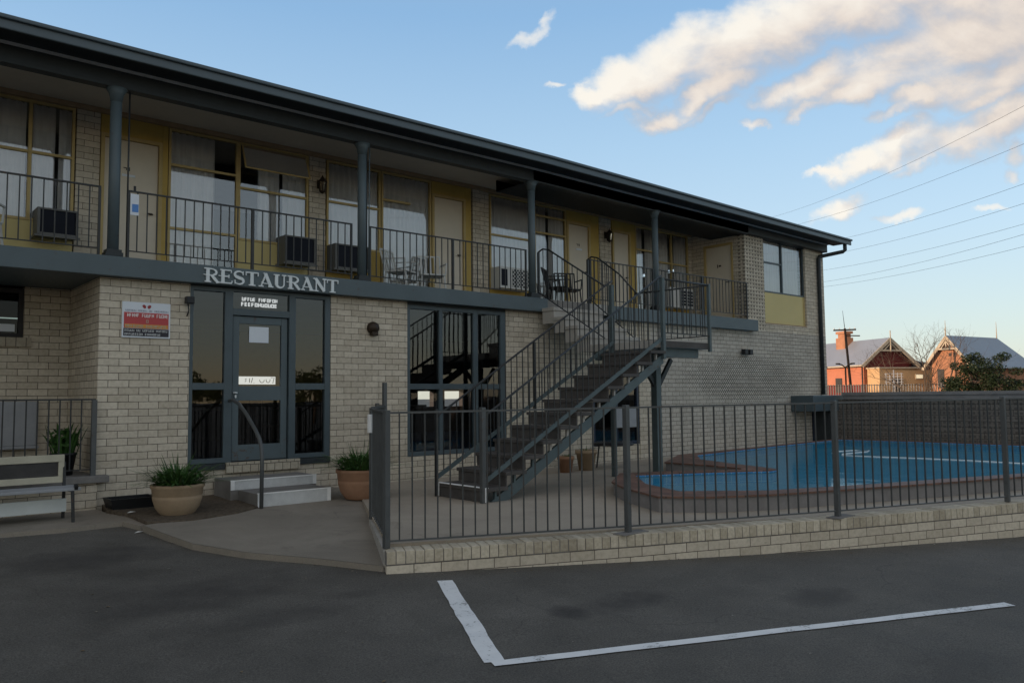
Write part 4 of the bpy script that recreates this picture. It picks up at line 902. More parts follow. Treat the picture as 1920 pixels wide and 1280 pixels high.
# ------------------------------------------------------------------ pool fence and its brick kerb wall
F = [(1.17,-4.47),(3.24,-5.47),(5.48,-6.41),(7.79,-7.27),(10.05,-8.15),(12.3,-9.05)]
def fz(x): return -.145+.008*(x-1.17)      # foot of the fence
fence = thing('pool_fence', 'grey steel pool fence along the top of the low brick wall', 'fence', (F[0][0], F[0][1], fz(F[0][0])))
def tube_post(x, y, z0, z1, w, parent, mat='fence_steel'): return part('post', MB().box(x-w/2, x+w/2, y-w/2, y+w/2, z0, z1), mat, parent, .004)
fb_mesh = MB().box(-.0062,.0062,-.0062,.0062,.06,1.19).mesh('fence_bar'); fb_mesh.materials.append(MAT['bar_steel'])
fb_root = Vector(fence.location)
for k, (x_, y_) in enumerate(F[:-1]):
    z_ = fz(x_); tube_post(x_, y_, z_, z_+1.215, .052, fence)
    x1_, y1_ = F[k+1]; z1_ = fz(x1_)
    part('top_rail', MB().bar((x_,y_,z_+1.19),(x1_,y1_,z1_+1.19),.026,.018), 'fence_steel', fence); part('bottom_rail', MB().bar((x_,y_,z_+.06),(x1_,y1_,z1_+.06),.022,.014), 'fence_steel', fence)
    n = 20 if k < 3 else (20 if k == 3 else 10)
    if k < 4:
        for j in range(1, n):
            t_ = j/n; b = bpy.data.objects.new('baluster', fb_mesh); col.objects.link(b); b.parent = fence
            b.location = Vector((x_+(x1_-x_)*t_, y_+(y1_-y_)*t_, z_+(z1_-z_)*t_)) - fb_root; b.rotation_euler = (0, 0, math.atan2(y1_-y_, x1_-x_))
tube_post(*F[-1], fz(F[-1][0]), fz(F[-1][0])+1.215, .062, fence)
part('post_foot', MB().box(F[1][0]-.16,F[1][0]+.2,F[1][1]-.09,F[1][1]+.05,fz(3.2)-.004,fz(3.2)+.006), 'concrete_dark', fence); part('post_foot', MB().box(F[2][0]-.16,F[2][0]+.2,F[2][1]-.09,F[2][1]+.05,fz(5.4)-.004,fz(5.4)+.006), 'concrete_dark', fence)
# side run (edge on to the viewer) with its latch post, then the rear run to the wall
S0, S1 = (1.17,-4.47), (1.98,-2.86)
side = thing('pool_gate', 'grey steel gate panel seen edge on at the left end of the pool fence', 'gate', (S1[0], S1[1], -.14))
part('frame', MB().bar((1.20,-4.41,1.05),(1.96,-2.90,1.05),.022,.02).bar((1.20,-4.41,-.06),(1.96,-2.90,-.06),.02,.016).box(S1[0]-.022,S1[0]+.022,S1[1]-.022,S1[1]+.022,-.15,1.07), 'fence_steel', side)
for j in range(1, 12):
    t_ = j/12; b = bpy.data.objects.new('baluster', fb_mesh); col.objects.link(b); b.parent = side
    b.location = Vector((S0[0]+(S1[0]-S0[0])*t_, S0[1]+(S1[1]-S0[1])*t_, -.15)) - Vector(side.location); b.rotation_euler = (0, 0, math.atan2(S1[1]-S0[1], S1[0]-S0[0]))
part('latch', MB().box(1.88,1.94,-2.98,-2.93,.80,1.0), 'white_paint', side, .005)
rf = thing('pool_fence', 'grey steel fence run between the gate and the restaurant wall behind the front fence', 'fence', (S1[0], S1[1], -.14))
RP = [(1.98,-2.86),(2.95,-1.55),(3.75,-.05)]
for a, b_ in zip(RP[:-1], RP[1:]):
    part('top_rail', MB().bar((*a,1.07),(*b_,1.07),.03,.026), 'fence_steel', rf); part('bottom_rail', MB().bar((*a,-.06),(*b_,-.06),.026,.018), 'fence_steel', rf)
    n = 12
    for j in range(0 if a != RP[0] else 1, n):
        t_ = j/n; q = bpy.data.objects.new('baluster', fb_mesh); col.objects.link(q); q.parent = rf; q.location = Vector((a[0]+(b_[0]-a[0])*t_, a[1]+(b_[1]-a[1])*t_, -.12)) - Vector(rf.location)
tube_post(2.95,-1.55,-.14,1.38,.05,rf); tube_post(3.75,-.04,-.14,1.1,.05,rf)
# low brick wall: header capping over stretcher courses, following the falling asphalt
lw = thing('low_brick_wall', 'low cream brick wall capped with bricks on edge below the pool fence', 'wall', (1.1,-4.6,-.34))
FO = [(1.09,-4.60),(3.30,-5.60),(5.55,-6.54),(7.86,-7.40),(12.4,-9.22)]
def wallseg(m, pts, z0f, z1f, th, zuv=None):
    for a, b_ in zip(pts[:-1], pts[1:]):
        d = Vector((b_[0]-a[0], b_[1]-a[1])).normalized(); n = Vector((-d.y, d.x))*th
        q = [a, b_, (b_[0]+n.x, b_[1]+n.y), (a[0]+n.x, a[1]+n.y)]; i = len(m.v)
        m.v += [Vector((x_, y_, z0f(x_, y_))) for x_, y_ in q] + [Vector((x_, y_, z1f(x_, y_))) for x_, y_ in q]
        for f_ in ((0,3,2,1),(4,5,6,7),(0,1,5,4),(1,2,6,5),(2,3,7,6),(3,0,4,7)): m.f.append([i+k for k in f_]); m.sm.append(False)
def chord_uv(o, pts, vtop):
    """lay bricks along the wall's own run"""
    me = o.data; uv = me.uv_layers[0]; off = Vector(root_of(o).location)
    for p in me.polygons:
        for li in p.loop_indices:
            c = me.vertices[me.loops[li].vertex_index].co + off; s_ = (c.x-pts[0][0])*1.09 + abs(p.normal.z)*0 
            if abs(p.normal.z) > .7: uv.data[li].uv = ((c.x-pts[0][0])*1.09, ((c.y-pts[0][1])+.42*(c.x-pts[0][0]))*.9+.15)
            else: uv.data[li].uv = ((c.x-pts[0][0])*1.09 if abs(p.normal.y) > .5 else c.y, c.z - vtop(c.x))
capb = lambda x, y: fz(x)-.118
m = MB(); wallseg(m, FO, lambda x, y: -1.0, lambda x, y: fz(x)-.119, .23); o = part('brick_courses', m, 'cream_brick', lw); chord_uv(o, FO, lambda x: fz(x)-.119)
m = MB()
s_tot = 0; rnd = random.Random(5)
for a, b_ in zip(FO[:-1], FO[1:]):
    L = math.hypot(b_[0]-a[0], b_[1]-a[1]); n = int(round(L/.084)); d = Vector(((b_[0]-a[0])/L, (b_[1]-a[1])/L)); nn_ = Vector((-d.y, d.x)); w_ = L/n
    for k in range(n):
        p = Vector(a)+d*(w_*k+.0035); q = Vector(a)+d*(w_*(k+1)-.0035); dz_ = rnd.uniform(-.003,.003); o1 = rnd.uniform(-.003,.003); z0_, z1_ = fz(p.x)-.113, fz(p.x)-.004+dz_
        c4 = [p-nn_*(.006-o1), q-nn_*(.006-o1), q+nn_*.222, p+nn_*.222]; i = len(m.v); m.v += [Vector((v.x, v.y, z0_)) for v in c4]+[Vector((v.x, v.y, z1_)) for v in c4]
        for f_ in ((0,3,2,1),(4,5,6,7),(0,1,5,4),(1,2,6,5),(2,3,7,6),(3,0,4,7)): m.f.append([i+j for j in f_]); m.sm.append(False)
def capmat():
    t = NT('cap_brick'); g_ = t.n('ShaderNodeNewGeometry'); p = g_.outputs['Position']; n1 = t.noise(p, 30., 4); n2 = t.noise(p, 1.6, 4)
    c = t.ramp(g_.outputs['Random Per Island'], [(0, (.50, .435, .335)), (.5, (.61, .54, .425)), (1, (.68, .605, .485))]); c = t.mix(t.rng(n2, .45, .75, 0, .5), c, (.25, .21, .155)); c = t.mix(1., c, t.ramp(n1, [(.3, (.75, .74, .72)), (.65, (1, 1, 1))]), 'MULTIPLY')
    t.bsdf(c, .85, .15, 0, n1, .3, .004)
capmat()
part('capping_bricks', m, 'cap_brick', lw, .004)
m = MB(); wallseg(m, FO, lambda x, y: fz(x)-.12, lambda x, y: fz(x)-.012, .22); part('mortar_bed', m, 'concrete_dark', lw)
m = MB(); wallseg(m, [(1.98,-2.80),(1.12,-4.50)], lambda x, y: -1., lambda x, y: -.15, .16); o = part('side_return', m, 'concrete_light', lw)

# ------------------------------------------------------------------ stairs
stairs = thing('outdoor_stairs', 'dark steel stairs with a landing climbing to the balcony', 'stairs', (5.3, -2.4, -.12))
LZ, LX0, LX1, LY0, LY1 = 2.03, 7.06, 8.25, -2.88, -1.25
FY0, FY1 = -2.86, -1.95
BX = 3.56; N = 12; rise = (LZ+.12)/N; run = (LX0-BX)/(N-1)
for yy, nm in ((FY0, 'stringer'), (FY1, 'stringer')):
    m = MB(); x0_, z0_ = BX-.05, -.12
    pts = [(BX+.10,-.118),(BX+.38,-.118),(LX0+.02,LZ-.365),(LX0+.02,LZ-.215)]
    i = len(m.v); m.v += [Vector((x_, yy-.02, z_)) for x_, z_ in pts]+[Vector((x_, yy+.02, z_)) for x_, z_ in pts]; k_ = len(pts)
    m.f.append([i+k for k in range(k_)]); m.f.append([i+k_+k for k in range(k_)][::-1]); m.sm += [False, False]
    for k in range(k_): m.f.append([i+(k+1)%k_, i+k, i+k_+k, i+k_+(k+1)%k_]); m.sm.append(False)
    part('stringer', m, 'stair_steel', stairs)
for k in range(N-1):
    x_ = BX+k*run; z_ = -.12+(k+1)*rise
    part('tread', MB().box(x_-.02, x_+run+.015, FY0-.075, FY1+.05, z_-.045, z_), 'tread_dark', stairs, .004)
    part('riser', MB().box(x_, x_+.02, FY0-.045, FY1+.03, z_-rise+.003, z_-.047), 'tread_dark', stairs)
    part('tread_bracket', MB().box(x_+run*.50, x_+run*.60, FY0-.018, FY0+.018, z_-.14, z_-.047), 'concrete_light' if k > 2 else 'stair_steel', stairs)
part('nosing', MB().box(BX-.03,BX+.02,FY0-.07,FY1+.045,.058,.066).box(BX-.028,BX-.021,FY0-.076,FY0-.02,-.11,.06).box(BX-.028,BX-.021,FY1+.0,FY1+.045,-.11,.06), 'white_paint', stairs)
# landing
part('landing_slab', MB().box(LX0,LX1,LY0,LY1,LZ-.12,LZ), 'concrete_light', stairs, .006)
part('landing_edge', MB().box(LX0+.02,LX1,LY0-.012,LY0-.001,LZ-.115,LZ-.02), 'tread_dark', stairs)
part('landing_beam', MB().box(LX0+.08,LX1-.15,LY0+.10,LY0+.16,LZ-.26,LZ-.121).box(LX0+.08,LX1-.15,LY1-.2,LY1-.14,LZ-.26,LZ-.121).box(7.64,7.76,LY0+.16,LY1-.2,LZ-.25,LZ-.121), 'stair_steel', stairs)
spm = MB().box(7.64,7.76,-2.28,-2.16,-.115,LZ-.255); spm.box(7.58,7.82,-2.34,-2.10,-.118,-.10)
part('support_post', spm, 'stair_steel', stairs, .004)
part('brace', MB().bar((7.7,-2.22,1.25),(8.1,-2.22,LZ-.26),.05,.07).bar((7.7,-2.22,1.30),(7.35,-2.22,LZ-.33),.05,.07), 'dark_beam', stairs)
part('support_post', MB().box(LX0-.035,LX0+.035,FY1+.06,FY1+.13,-.12,LZ+.95), 'stair_steel', stairs, .004)
# upper flight down from the balcony
UX0, UX1 = 7.16, 8.45; UN = 5; urise = (2.945-LZ)/UN; urun = (-.09-LY1)/(UN-1)
for k in range(UN-1):
    z_ = LZ+(k+1)*urise; y_ = LY1+k*urun
    part('tread', MB().box(UX0-.01, UX1+.01, y_-.015, y_+urun+.012, z_-.06, z_), 'concrete_light', stairs, .004); part('step_block', MB().box(UX0+.01, UX1-.01, y_+.004, y_+urun+.008, z_-urise-.10, z_-.062), 'concrete_light', stairs)
part('riser', MB().box(UX0+.022, UX1-.022, -.075, -.055, 2.945-urise, 2.935), 'concrete_dark', stairs)
# stair railings
def rake_rail(name, top, bot, n, parent, bar=.011, posts=()):
    o = part(name, MB().tube(top, .015, 8), 'black_steel', parent)
    part('bottom_rail', MB().bar(bot[0], bot[1], .022, .055 if n == 32 else .014), 'stair_steel' if n == 32 else 'black_steel', o)
    for p in posts: part('rail_post', MB().box(p[0]-.018,p[0]+.018,p[1]-.018,p[1]+.018,p[2],p[3]), 'black_steel', o)
    def samp(path, t):
        ds = [0]
        for a, b_ in zip(path[:-1], path[1:]): ds.append(ds[-1]+math.hypot(b_[0]-a[0], b_[1]-a[1]))
        q = t*ds[-1]
        for k in range(len(path)-1):
            if q <= ds[k+1]+1e-9:
                u_ = (q-ds[k])/max(1e-9, ds[k+1]-ds[k]); return Vector(path[k]).lerp(Vector(path[k+1]), u_)
        return Vector(path[-1])
    for k in range(1, n):
        a = samp(top, k/n); b_ = samp(bot, k/n); m = MB().box(a.x-bar/2,a.x+bar/2,a.y-bar/2,a.y+bar/2,b_.z,a.z)
        part('baluster', m, 'black_steel', o)
    return o
hr = .98
def fl(y, dz): return (BX-.02, y, -.12+dz+.08), (LX0, y, LZ+dz)
a, b_ = fl(FY0-.03, hr)
rake_rail('stair_railing', [(a[0]-.0,a[1],a[2]-.03), (a[0]+.05,a[1],a[2]+.02), b_], [(BX-.02,FY0-.03,.13),(LX0,FY0-.03,LZ+.02)], 32, stairs, posts=[(BX-.03,FY0-.03,-.12,1.03)])
a, b_ = fl(FY1+.05, hr)
rake_rail('stair_railing', [(a[0],a[1],a[2]-.03), (a[0]+.05,a[1],a[2]+.02), (LX0-.12,b_[1],LZ+hr-.02), (LX0-.03,b_[1],LZ+hr+.03)], [(BX-.02,FY1+.05,.13),(LX0,FY1+.05,LZ+.02)], 32, stairs, posts=[(BX-.03,FY1+.05,-.12,1.03),(5.3,FY1+.05,1.0,1.98)])
part('newel_post', MB().box(BX-.065,BX-.005,FY0-.06,FY0+.0,-.12,1.05), 'fence_steel', stairs, .004)
# landing rails
rake_rail('landing_railing', [(LX0,LY0-.02,LZ+.93),(LX1,LY0-.02,LZ+.93)], [(LX0,LY0-.02,LZ+.10),(LX1,LY0-.02,LZ+.10)], 10, stairs)
rake_rail('landing_railing', [(LX1,LY0-.02,LZ+.93),(LX1,LY1-.1,LZ+.95)], [(LX1,LY0-.02,LZ+.10),(LX1,LY1-.1,LZ+.10)], 12, stairs)
part('corner_post', MB().box(LX0-.03,LX0+.03,LY0-.05,LY0+.01,LZ-.30,LZ+.95), 'stair_steel', stairs, .004); part('corner_post', MB().box(LX1-.025,LX1+.025,LY0-.045,LY0+.005,LZ-.16,LZ+.95), 'stair_steel', stairs, .004)
# upper flight rails, with curved tops
rake_rail('stair_railing', [(UX0,.0,3.80),(UX0,-.12,3.845),(UX0,-.28,3.80),(UX0,LY1-.35,LZ+.98)], [(UX0,0,3.06),(UX0,LY1-.35,LZ+.10)], 13, stairs, posts=[(UX0,.0,2.945,3.80)])
rake_rail('stair_railing', [(UX1,.0,3.80),(UX1,-.10,3.84),(UX1,-.26,3.80),(UX1,-.80,3.42),(UX1,LY1-.0,LZ+.95)], [(UX1,0,3.06),(UX1,LY1,LZ+.10)], 14, stairs, posts=[(UX1,.0,2.945,3.80)])

# things under the stairs
def pot_small(x, y, s, label, mat, plant):
    t = thing('flower_pot', label, 'flower pot', (x, y, -.118)); part('pot', MB().lathe([(0,0),(.10*s,0),(.135*s,.22*s),(.15*s,.22*s),(.15*s,.27*s),(.13*s,.27*s),(.12*s,.2*s),(0,.2*s)], n=20), mat, t, local=True)
    if plant: part('foliage', blades(plant, .13*s, .18*s, .4, .02, 5+plant, (0,0,.2*s)), 'leaf_green', t, local=True)
pot_small(7.02, -.78, 1.0, 'small terracotta pot with a sprig of leaves under the stairs', 'terracotta', 16)
pot_small(7.55, -.75, 1.3, 'larger brown pot beside the terracotta pot under the stairs', 'terracotta_tan', 8)
tb = thing('side_table', 'low black topped table under the stair landing by the brick wall', 'table', (8.25,-.75,-.12))
part('tabletop', MB().lathe([(0,.40),(.36,.40),(.38,.42),(.36,.45),(0,.45)], (8.25,-.75,-.12), 28), 'plastic_black', tb)
for a in range(4): part('leg', MB().tube([(8.25+.25*math.cos(.8+a*1.57),-.75+.25*math.sin(.8+a*1.57),.28),(8.25+.30*math.cos(.8+a*1.57),-.75+.30*math.sin(.8+a*1.57),-.12)], .014, 8), 'black_steel', tb)
solo('white_case', MB().box(9.06,9.66,-.12,-.02,.55,.92), 'bench_grey', 'pale grey meter case on the dark window under the stairs', 'box', bevel=.01)

# ------------------------------------------------------------------ pool
pool = thing('swimming_pool', 'L shaped blue swimming pool with raised terracotta coping', 'swimming pool', (10, -4, -.12))
WAT = [(4.98,-4.74),(5.32,-3.95),(6.15,-3.05),(7.2,-3.56),(8.05,-4.08),(8.26,-4.04),(8.58,-3.1),(8.95,-2.15),(9.85,-1.40),(13.3,-1.05),(16.40,-.86),(16.55,-2.6),(16.5,-6.2),(16.15,-8.50),(13.0,-7.50),(10.2,-6.90),(8.40,-6.32),(7.15,-5.94),(5.78,-5.44)]
COP = [(4.42,-4.88),(4.80,-4.05),(5.20,-3.48),(6.15,-2.78),(7.15,-3.25),(7.80,-3.72),(7.98,-3.60),(8.12,-2.9),(8.08,-2.05),(9.6,-1.18),(13.3,-.95),(16.45,-.78),(16.65,-2.6),(16.6,-6.2),(16.3,-8.7),(13.0,-7.70),(9.48,-6.96),(7.87,-6.47),(6.51,-6.02)]
COP += [(5.47,-5.66),(4.80,-5.30)]
def ring(inner, outer, z):
    bm = bmesh.new(); vi = [bm.verts.new((x_, y_, z)) for x_, y_ in inner]; vo = [bm.verts.new((x_, y_, z)) for x_, y_ in outer]
    es = [bm.edges.new((vi[k], vi[(k+1) % len(vi)])) for k in range(len(vi))] + [bm.edges.new((vo[k], vo[(k+1) % len(vo)])) for k in range(len(vo))]
    r_ = bmesh.ops.triangle_fill(bm, use_beauty=True, use_dissolve=False, edges=es); m = MB()
    for f_ in bm.faces:
        q = [v.co.copy() for v in f_.verts]; m.face(q if f_.normal.z > 0 else q[::-1])
    bm.free(); return m
cz = .06
m = ring(WAT, COP, cz); 
def skirt(m, poly, z0, z1, outward=True):
    area = sum(poly[k][0]*poly[(k+1) % len(poly)][1]-poly[(k+1) % len(poly)][0]*poly[k][1] for k in range(len(poly)))
    p = poly if (area > 0) == outward else poly[::-1]
    for k in range(len(p)): a, b_ = p[k], p[(k+1) % len(p)]; m.face([(*a,z0),(*b_,z0),(*b_,z1),(*a,z1)])
skirt(m, COP, cz-.022, cz, True); skirt(m, WAT, cz-.022, cz, False); part('coping', m, 'coping_joint', pool)
def shrink(poly, d):
    c = Vector((sum(p[0] for p in poly)/len(poly), sum(p[1] for p in poly)/len(poly))); out = []
    n = len(poly); area = sum(poly[k][0]*poly[(k+1) % n][1]-poly[(k+1) % n][0]*poly[k][1] for k in range(n)); sg = 1 if area > 0 else -1
    for k in range(n):
        a, b_, c_ = Vector(poly[k-1]), Vector(poly[k]), Vector(poly[(k+1) % n]); d1_ = (b_-a).normalized(); d2_ = (c_-b_).normalized(); nrm = (Vector((-d1_.y, d1_.x))+Vector((-d2_.y, d2_.x))); nrm = nrm.normalized()*sg
        out.append(tuple(b_+nrm*d))
    return out
m = MB(); skirt(m, shrink(COP, .025), -.125, cz-.02, True); part('outer_wall', m, 'pool_wall_tile', pool)
m = MB(); skirt(m, WAT, -1.3, cz-.021, False); part('basin_wall', m, 'pool_blue', pool); m = MB(); skirt(m, shrink(WAT, .004), -.13, cz-.023, False); part('waterline_tiles', m, 'waterline_tile', pool)
m = MB(); m.face([(x_, y_, -1.3) for x_, y_ in WAT][::-1]); part('basin_floor', m, 'pool_teal', pool)
toe = [(4.98,-4.74),(5.32,-3.95),(6.15,-3.05),(7.2,-3.56),(8.05,-4.08),(8.26,-4.3),(8.4,-6.30),(7.15,-5.94),(5.78,-5.44)]
m = MB().prism([(x_+(.003 if x_ < 7 else 0), y_) for x_, y_ in shrink(toe, .004)], -1.29, -.28); part('toe_step', m, 'pool_blue', pool)
m = MB(); area = sum(WAT[k][0]*WAT[(k+1) % len(WAT)][1]-WAT[(k+1) % len(WAT)][0]*WAT[k][1] for k in range(len(WAT)))
m.face([(x_, y_, .028) for x_, y_ in (WAT if area > 0 else WAT[::-1])]); struct('pool_water', m, 'water')
hp = []
for k in range(25):
    t_ = k/24; hp.append((15.3-4.6*t_ + .5*math.sin(t_*5), -2.0-3.2*t_-.6*math.sin(t_*3.1), .012))
solo('pool_hose', MB().tube([(12.1,-2.9,.032),(12.6,-2.75,.032),(13.1,-2.85,.032),(13.3,-3.05,.032),(12.9,-3.2,.032),(12.0,-3.15,.032),(11.7,-3.3,.032),(11.75,-3.9,.032),(11.9,-4.6,.032),(11.95,-5.4,.032),(11.9,-6.4,.032)], .011, 8), 'hose_white', 'thin white hose looping across the pool water', 'hose')
# raised flat cover at the corner, screen wall beyond the pool
scr = thing('screen_wall', 'pierced block screen wall behind the pool with a plain capping', 'wall', (17.2,-4,-.12))
part('block_wall', MB().box(17.0,17.2,-16,-.75,-.5,1.02), 'screen_block', scr); part('capping', MB().box(16.96,17.24,-16,-.70,1.021,1.12).box(16.93,17.27,-16,-.66,1.121,1.20), 'pool_wall_tile', scr, .006)
part('pier', MB().box(17.0,17.25,-.74,-.50,-.5,1.02), 'screen_block', scr)
sh = thing('pump_cupboard', 'dark blue flat roofed pump cupboard at the building corner behind the pool', 'cupboard', (16.9,-.2,-.12))
part('roof', MB().box(15.75,17.75,-.55,LW-.004,.74,1.13), 'teal_frame', sh, .01); part('back_panel', MB().box(16.75,17.7,-.05,LW-.006,-.12,.739), 'dark_glass_frame', sh); part('post', MB().box(17.60,17.70,-.5,-.4,-.12,.739), 'dark_beam', sh); part('door', MB().box(16.78,17.58,-.42,-.38,-.10,.735), 'dark_glass_frame', sh); part('side_panel', MB().box(16.72,16.78,-.45,-.051,-.12,.739), 'dark_beam', sh)

# ------------------------------------------------------------------ restaurant furniture glimpsed through the glass
def dining(x, y, rz, label, cat, kind):
    t = thing('dining_table' if kind else 'dining_chair', label, cat, (x, y, .302), rz, 'restaurant tables' if kind else 'restaurant chairs')
    if kind:
        part('tabletop', MB().box(-.45,.45,-.4,.4,.71,.745), 'slat_dark', t, .006, local=True)
        for sx in (-1,1):
            for sy in (-1,1): part('leg', MB().box(sx*.4-.02,sx*.4+.02,sy*.35-.02,sy*.35+.02,0,.709), 'black_steel', t, local=True)
    else:
        part('seat', MB().box(-.2,.2,-.2,.2,.43,.47), 'slat_dark', t, .01, local=True); part('backrest', MB().box(-.19,.19,.17,.20,.62,.92).bar((-.18,.19,.44),(-.18,.19,.93),.03,.03).bar((.18,.19,.44),(.18,.19,.93),.03,.03), 'slat_dark', t, .01, local=True)
        for sx in (-1,1):
            for sy in (-1,1): part('leg', MB().box(sx*.17-.014,sx*.17+.014,sy*.17-.014,sy*.17+.014,0,.429), 'black_steel', t, local=True)
dining(1.45,1.6,.1,'dark dining table seen through the left side pane by the door','table',1); dining(1.0,1.4,1.4,'dark dining chair left of the table inside the left side pane','chair',0)
dining(3.2,2.0,0,'dark dining table seen through the right side pane by the door','table',1); dining(2.75,1.7,1.7,'dark dining chair inside the right side pane by the door','chair',0)
dining(5.2,1.8,.2,'dark dining table inside the restaurant window beside the stairs','table',1)

# ------------------------------------------------------------------ background beyond the screen wall
def rot2(a): return Vector((math.sin(R(a)), math.cos(R(a))))
class Loc:
    """local frame: u along bearing, v to its right"""
    def __init__(s, x, y, brg): s.o = Vector((x, y)); s.u = rot2(brg); s.v = rot2(brg+90)
    def p(s, u, v, z): q = s.o+s.u*u+s.v*v; return (q.x, q.y, z)
    def box(s, m, u0, u1, v0, v1, z0, z1):
        c = [s.p(u0,v0,0), s.p(u0,v1,0), s.p(u1,v1,0), s.p(u1,v0,0)]; m.prism([(a[0], a[1]) for a in c], z0, z1); return m
GZ = -.75
s1 = thing('station_building', 'red and tan railway building with a steep grey gable roof and chimney', 'building', (72, 25, GZ))
Lc = Loc(69.5, 23.9, 25)        # corner between lit side wall and gable
gw = 5.3; ez_, az_ = 4.05, 6.15
m = MB(); Lc.box(m, 0, 16, 0, .3, GZ, ez_); part('side_wall', m, 'station_red', s1)
m = MB(); Lc.box(m, 16, 16.3, 0, gw, GZ, ez_); Lc.box(m, 0, 16, gw-.3, gw-.001, GZ, ez_); part('wall', m, 'station_red', s1)
m = MB(); q = [Lc.p(0,.001,GZ), Lc.p(0,gw,GZ), Lc.p(0,gw,ez_), Lc.p(0,gw/2,az_-.25), Lc.p(0,.001,ez_)]; q2 = [Lc.p(.25,.301,GZ), Lc.p(.25,gw-.3,GZ), Lc.p(.25,gw-.3,ez_-.3), Lc.p(.25,gw/2,az_-.6), Lc.p(.25,.301,ez_-.3)]; m.face(q[::-1]); m.face(q2); part('gable_wall', m, 'station_maroon', s1)  # darker red than the side wall: eave shade put into the colour
def gable_roof(L, u0, u1, v0, v1, ze, za, th, ov, mat, par, hip=0):
    vm = (v0+v1)/2; m = MB(); sl = (za-ze)/(vm-v0); zo = ze-ov*sl
    for (va, vb, za_, zb_) in ((v0-ov, vm, zo, za), (vm, v1+ov, za, zo)):
        u1a, u1b = (u1, u1-hip) if va < vm-.01 and vb == vm else (u1-hip, u1)
        lo = [L.p(u0-.5,va,za_), L.p(u0-.5,vb,zb_), L.p(u1b,vb,zb_), L.p(u1a,va,za_)]; hi = [(x_,y_,z_+th) for x_,y_,z_ in lo]
        m.face(lo); m.face(hi[::-1])
        for k in range(4): j = (k+1)%4; m.face([lo[k],hi[k],hi[j],lo[j]])
    if hip:
        lo = [L.p(u1,v0-ov,zo+th), L.p(u1,v1+ov,zo+th), L.p(u1-hip,vm,za+th)]; m.face(lo)
    return part('roof', m, mat, par)
r1 = gable_roof(Lc, 0, 16, 0, gw, ez_, az_, .10, .5, 'iron_roof', s1)
def barge(L, u, v0, v1, ze, za, ov, par, w=.28, open_z=None):
    vm = (v0+v1)/2; sl = (za-ze)/(vm-v0); m = MB()
    for (a, b_) in (((v0-ov, ze-ov*sl), (vm, za)), ((v1+ov, ze-ov*sl), (vm, za))): m.bar(L.p(u,a[0],a[1]-.05), L.p(u,b_[0],b_[1]-.05), .08, w)
    zt_ = ze+(za-ze)*.48; hv = (za-zt_)/sl; m.bar(L.p(u-.002,vm-hv,zt_), L.p(u-.002,vm+hv,zt_), .07, .16); m.bar(L.p(u-.004,vm,zt_-.1), L.p(u-.004,vm,za), .09, .14, up=(1,0,0))
    for s_ in (-1, 1): m.bar(L.p(u-.004,vm+s_*hv*.55,zt_), L.p(u-.004,vm,za-.4), .05, .09)
    part('bargeboard', m, 'station_trim', par)
    part('finial', MB().tube([L.p(u,vm,za-.1), L.p(u,vm,za+.75)], .05, 6), 'station_trim', par)
barge(Lc, -.48, 0, gw, ez_, az_, .5, s1)
m = MB(); q0 = [Lc.p(-.30,gw*.5-hv_, 4.95) for hv_ in (1.25,)]; m.face([Lc.p(-.02,gw/2-1.25,4.98), Lc.p(-.02,gw/2+1.25,4.98), Lc.p(-.02,gw/2,5.9)][::-1]); part('gable_vent', m, 'slat_dark', s1)
m = MB(); Lc.box(m, -1.6, -.02, .35, 8.2, GZ, 3.35); part('front_wing', m, 'station_tan', s1)
m = MB(); Lc.box(m, -1.75, .2, .25, 8.4, 3.36, 3.48); part('wing_roof', m, 'station_trim', s1)
m = MB()
lo = [Lc.p(-.4,gw+.2,4.05), Lc.p(-.4,9.0,3.50), Lc.p(9,9.0,3.50), Lc.p(9,gw+.2,4.05)]; hi = [(a,b_,c+.10) for a,b_,c in lo]; m.face(lo); m.face(hi[::-1])
for k in range(4): j = (k+1)%4; m.face([lo[k],hi[k],hi[j],lo[j]])
part('lean_to_roof', m, 'iron_roof', s1)
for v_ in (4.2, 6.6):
    m = MB(); Lc.box(m, -1.66, -1.61, v_, v_+.85, 2.40, 2.85); w_ = part('window', m, 'station_trim', s1); m = MB(); Lc.box(m, -1.68, -1.661, v_+.06, v_+.79, 2.46, 2.79); part('pane', m, 'sun_glint_pane', w_)  # pane emission stands in for low sun mirrored in the glass
m = MB(); Lc.box(m, 4.6, 5.9, 1.7, 2.7, 4.6, 6.6); Lc.box(m, 4.75, 5.75, 1.85, 2.55, 6.6, 7.0); Lc.box(m, 4.6, 5.9, 1.7, 2.7, 7.0, 7.25); part('chimney', m, 'station_brick', s1)
m = MB(); Lc.box(m, 3, 3.9, -.06, -.005, 1.2, 2.6); part('window', m, 'slat_dark', s1)
m = MB(); Lc.box(m, -.5, 16, -.62, -.50, 3.60, 3.72); part('gutter', m, 'station_trim', s1); m = MB(); Lc.box(m, .10, .20, -.10, -.01, GZ, 3.7); part('downpipe', m, 'slat_dark', s1)
m = MB(); Lc.box(m, -.01, 16, -.05, -.004, GZ, 1.9); part('plinth_band', m, 'station_maroon', s1); m = MB(); Lc.box(m, -1.66, -1.605, 1.6, 2.5, GZ, 2.5); part('door', m, 'slat_dark', s1)
s2 = thing('station_building', 'orange lit gabled railway building with a hipped blue grey roof behind the bush', 'building', (74, 17, GZ))
L2 = Loc(71.9, 18.9, 100); g2 = 3.3; e2_, a2_ = 3.95, 6.0
m = MB(); q = [L2.p(0,0,GZ), L2.p(0,g2,GZ), L2.p(0,g2,e2_), L2.p(0,g2/2,a2_-.2), L2.p(0,0,e2_)]; m.face(q[::-1]); m.face([(a+.2,b_,c) for a,b_,c in q]); part('gable_wall', m, 'station_brick', s2)
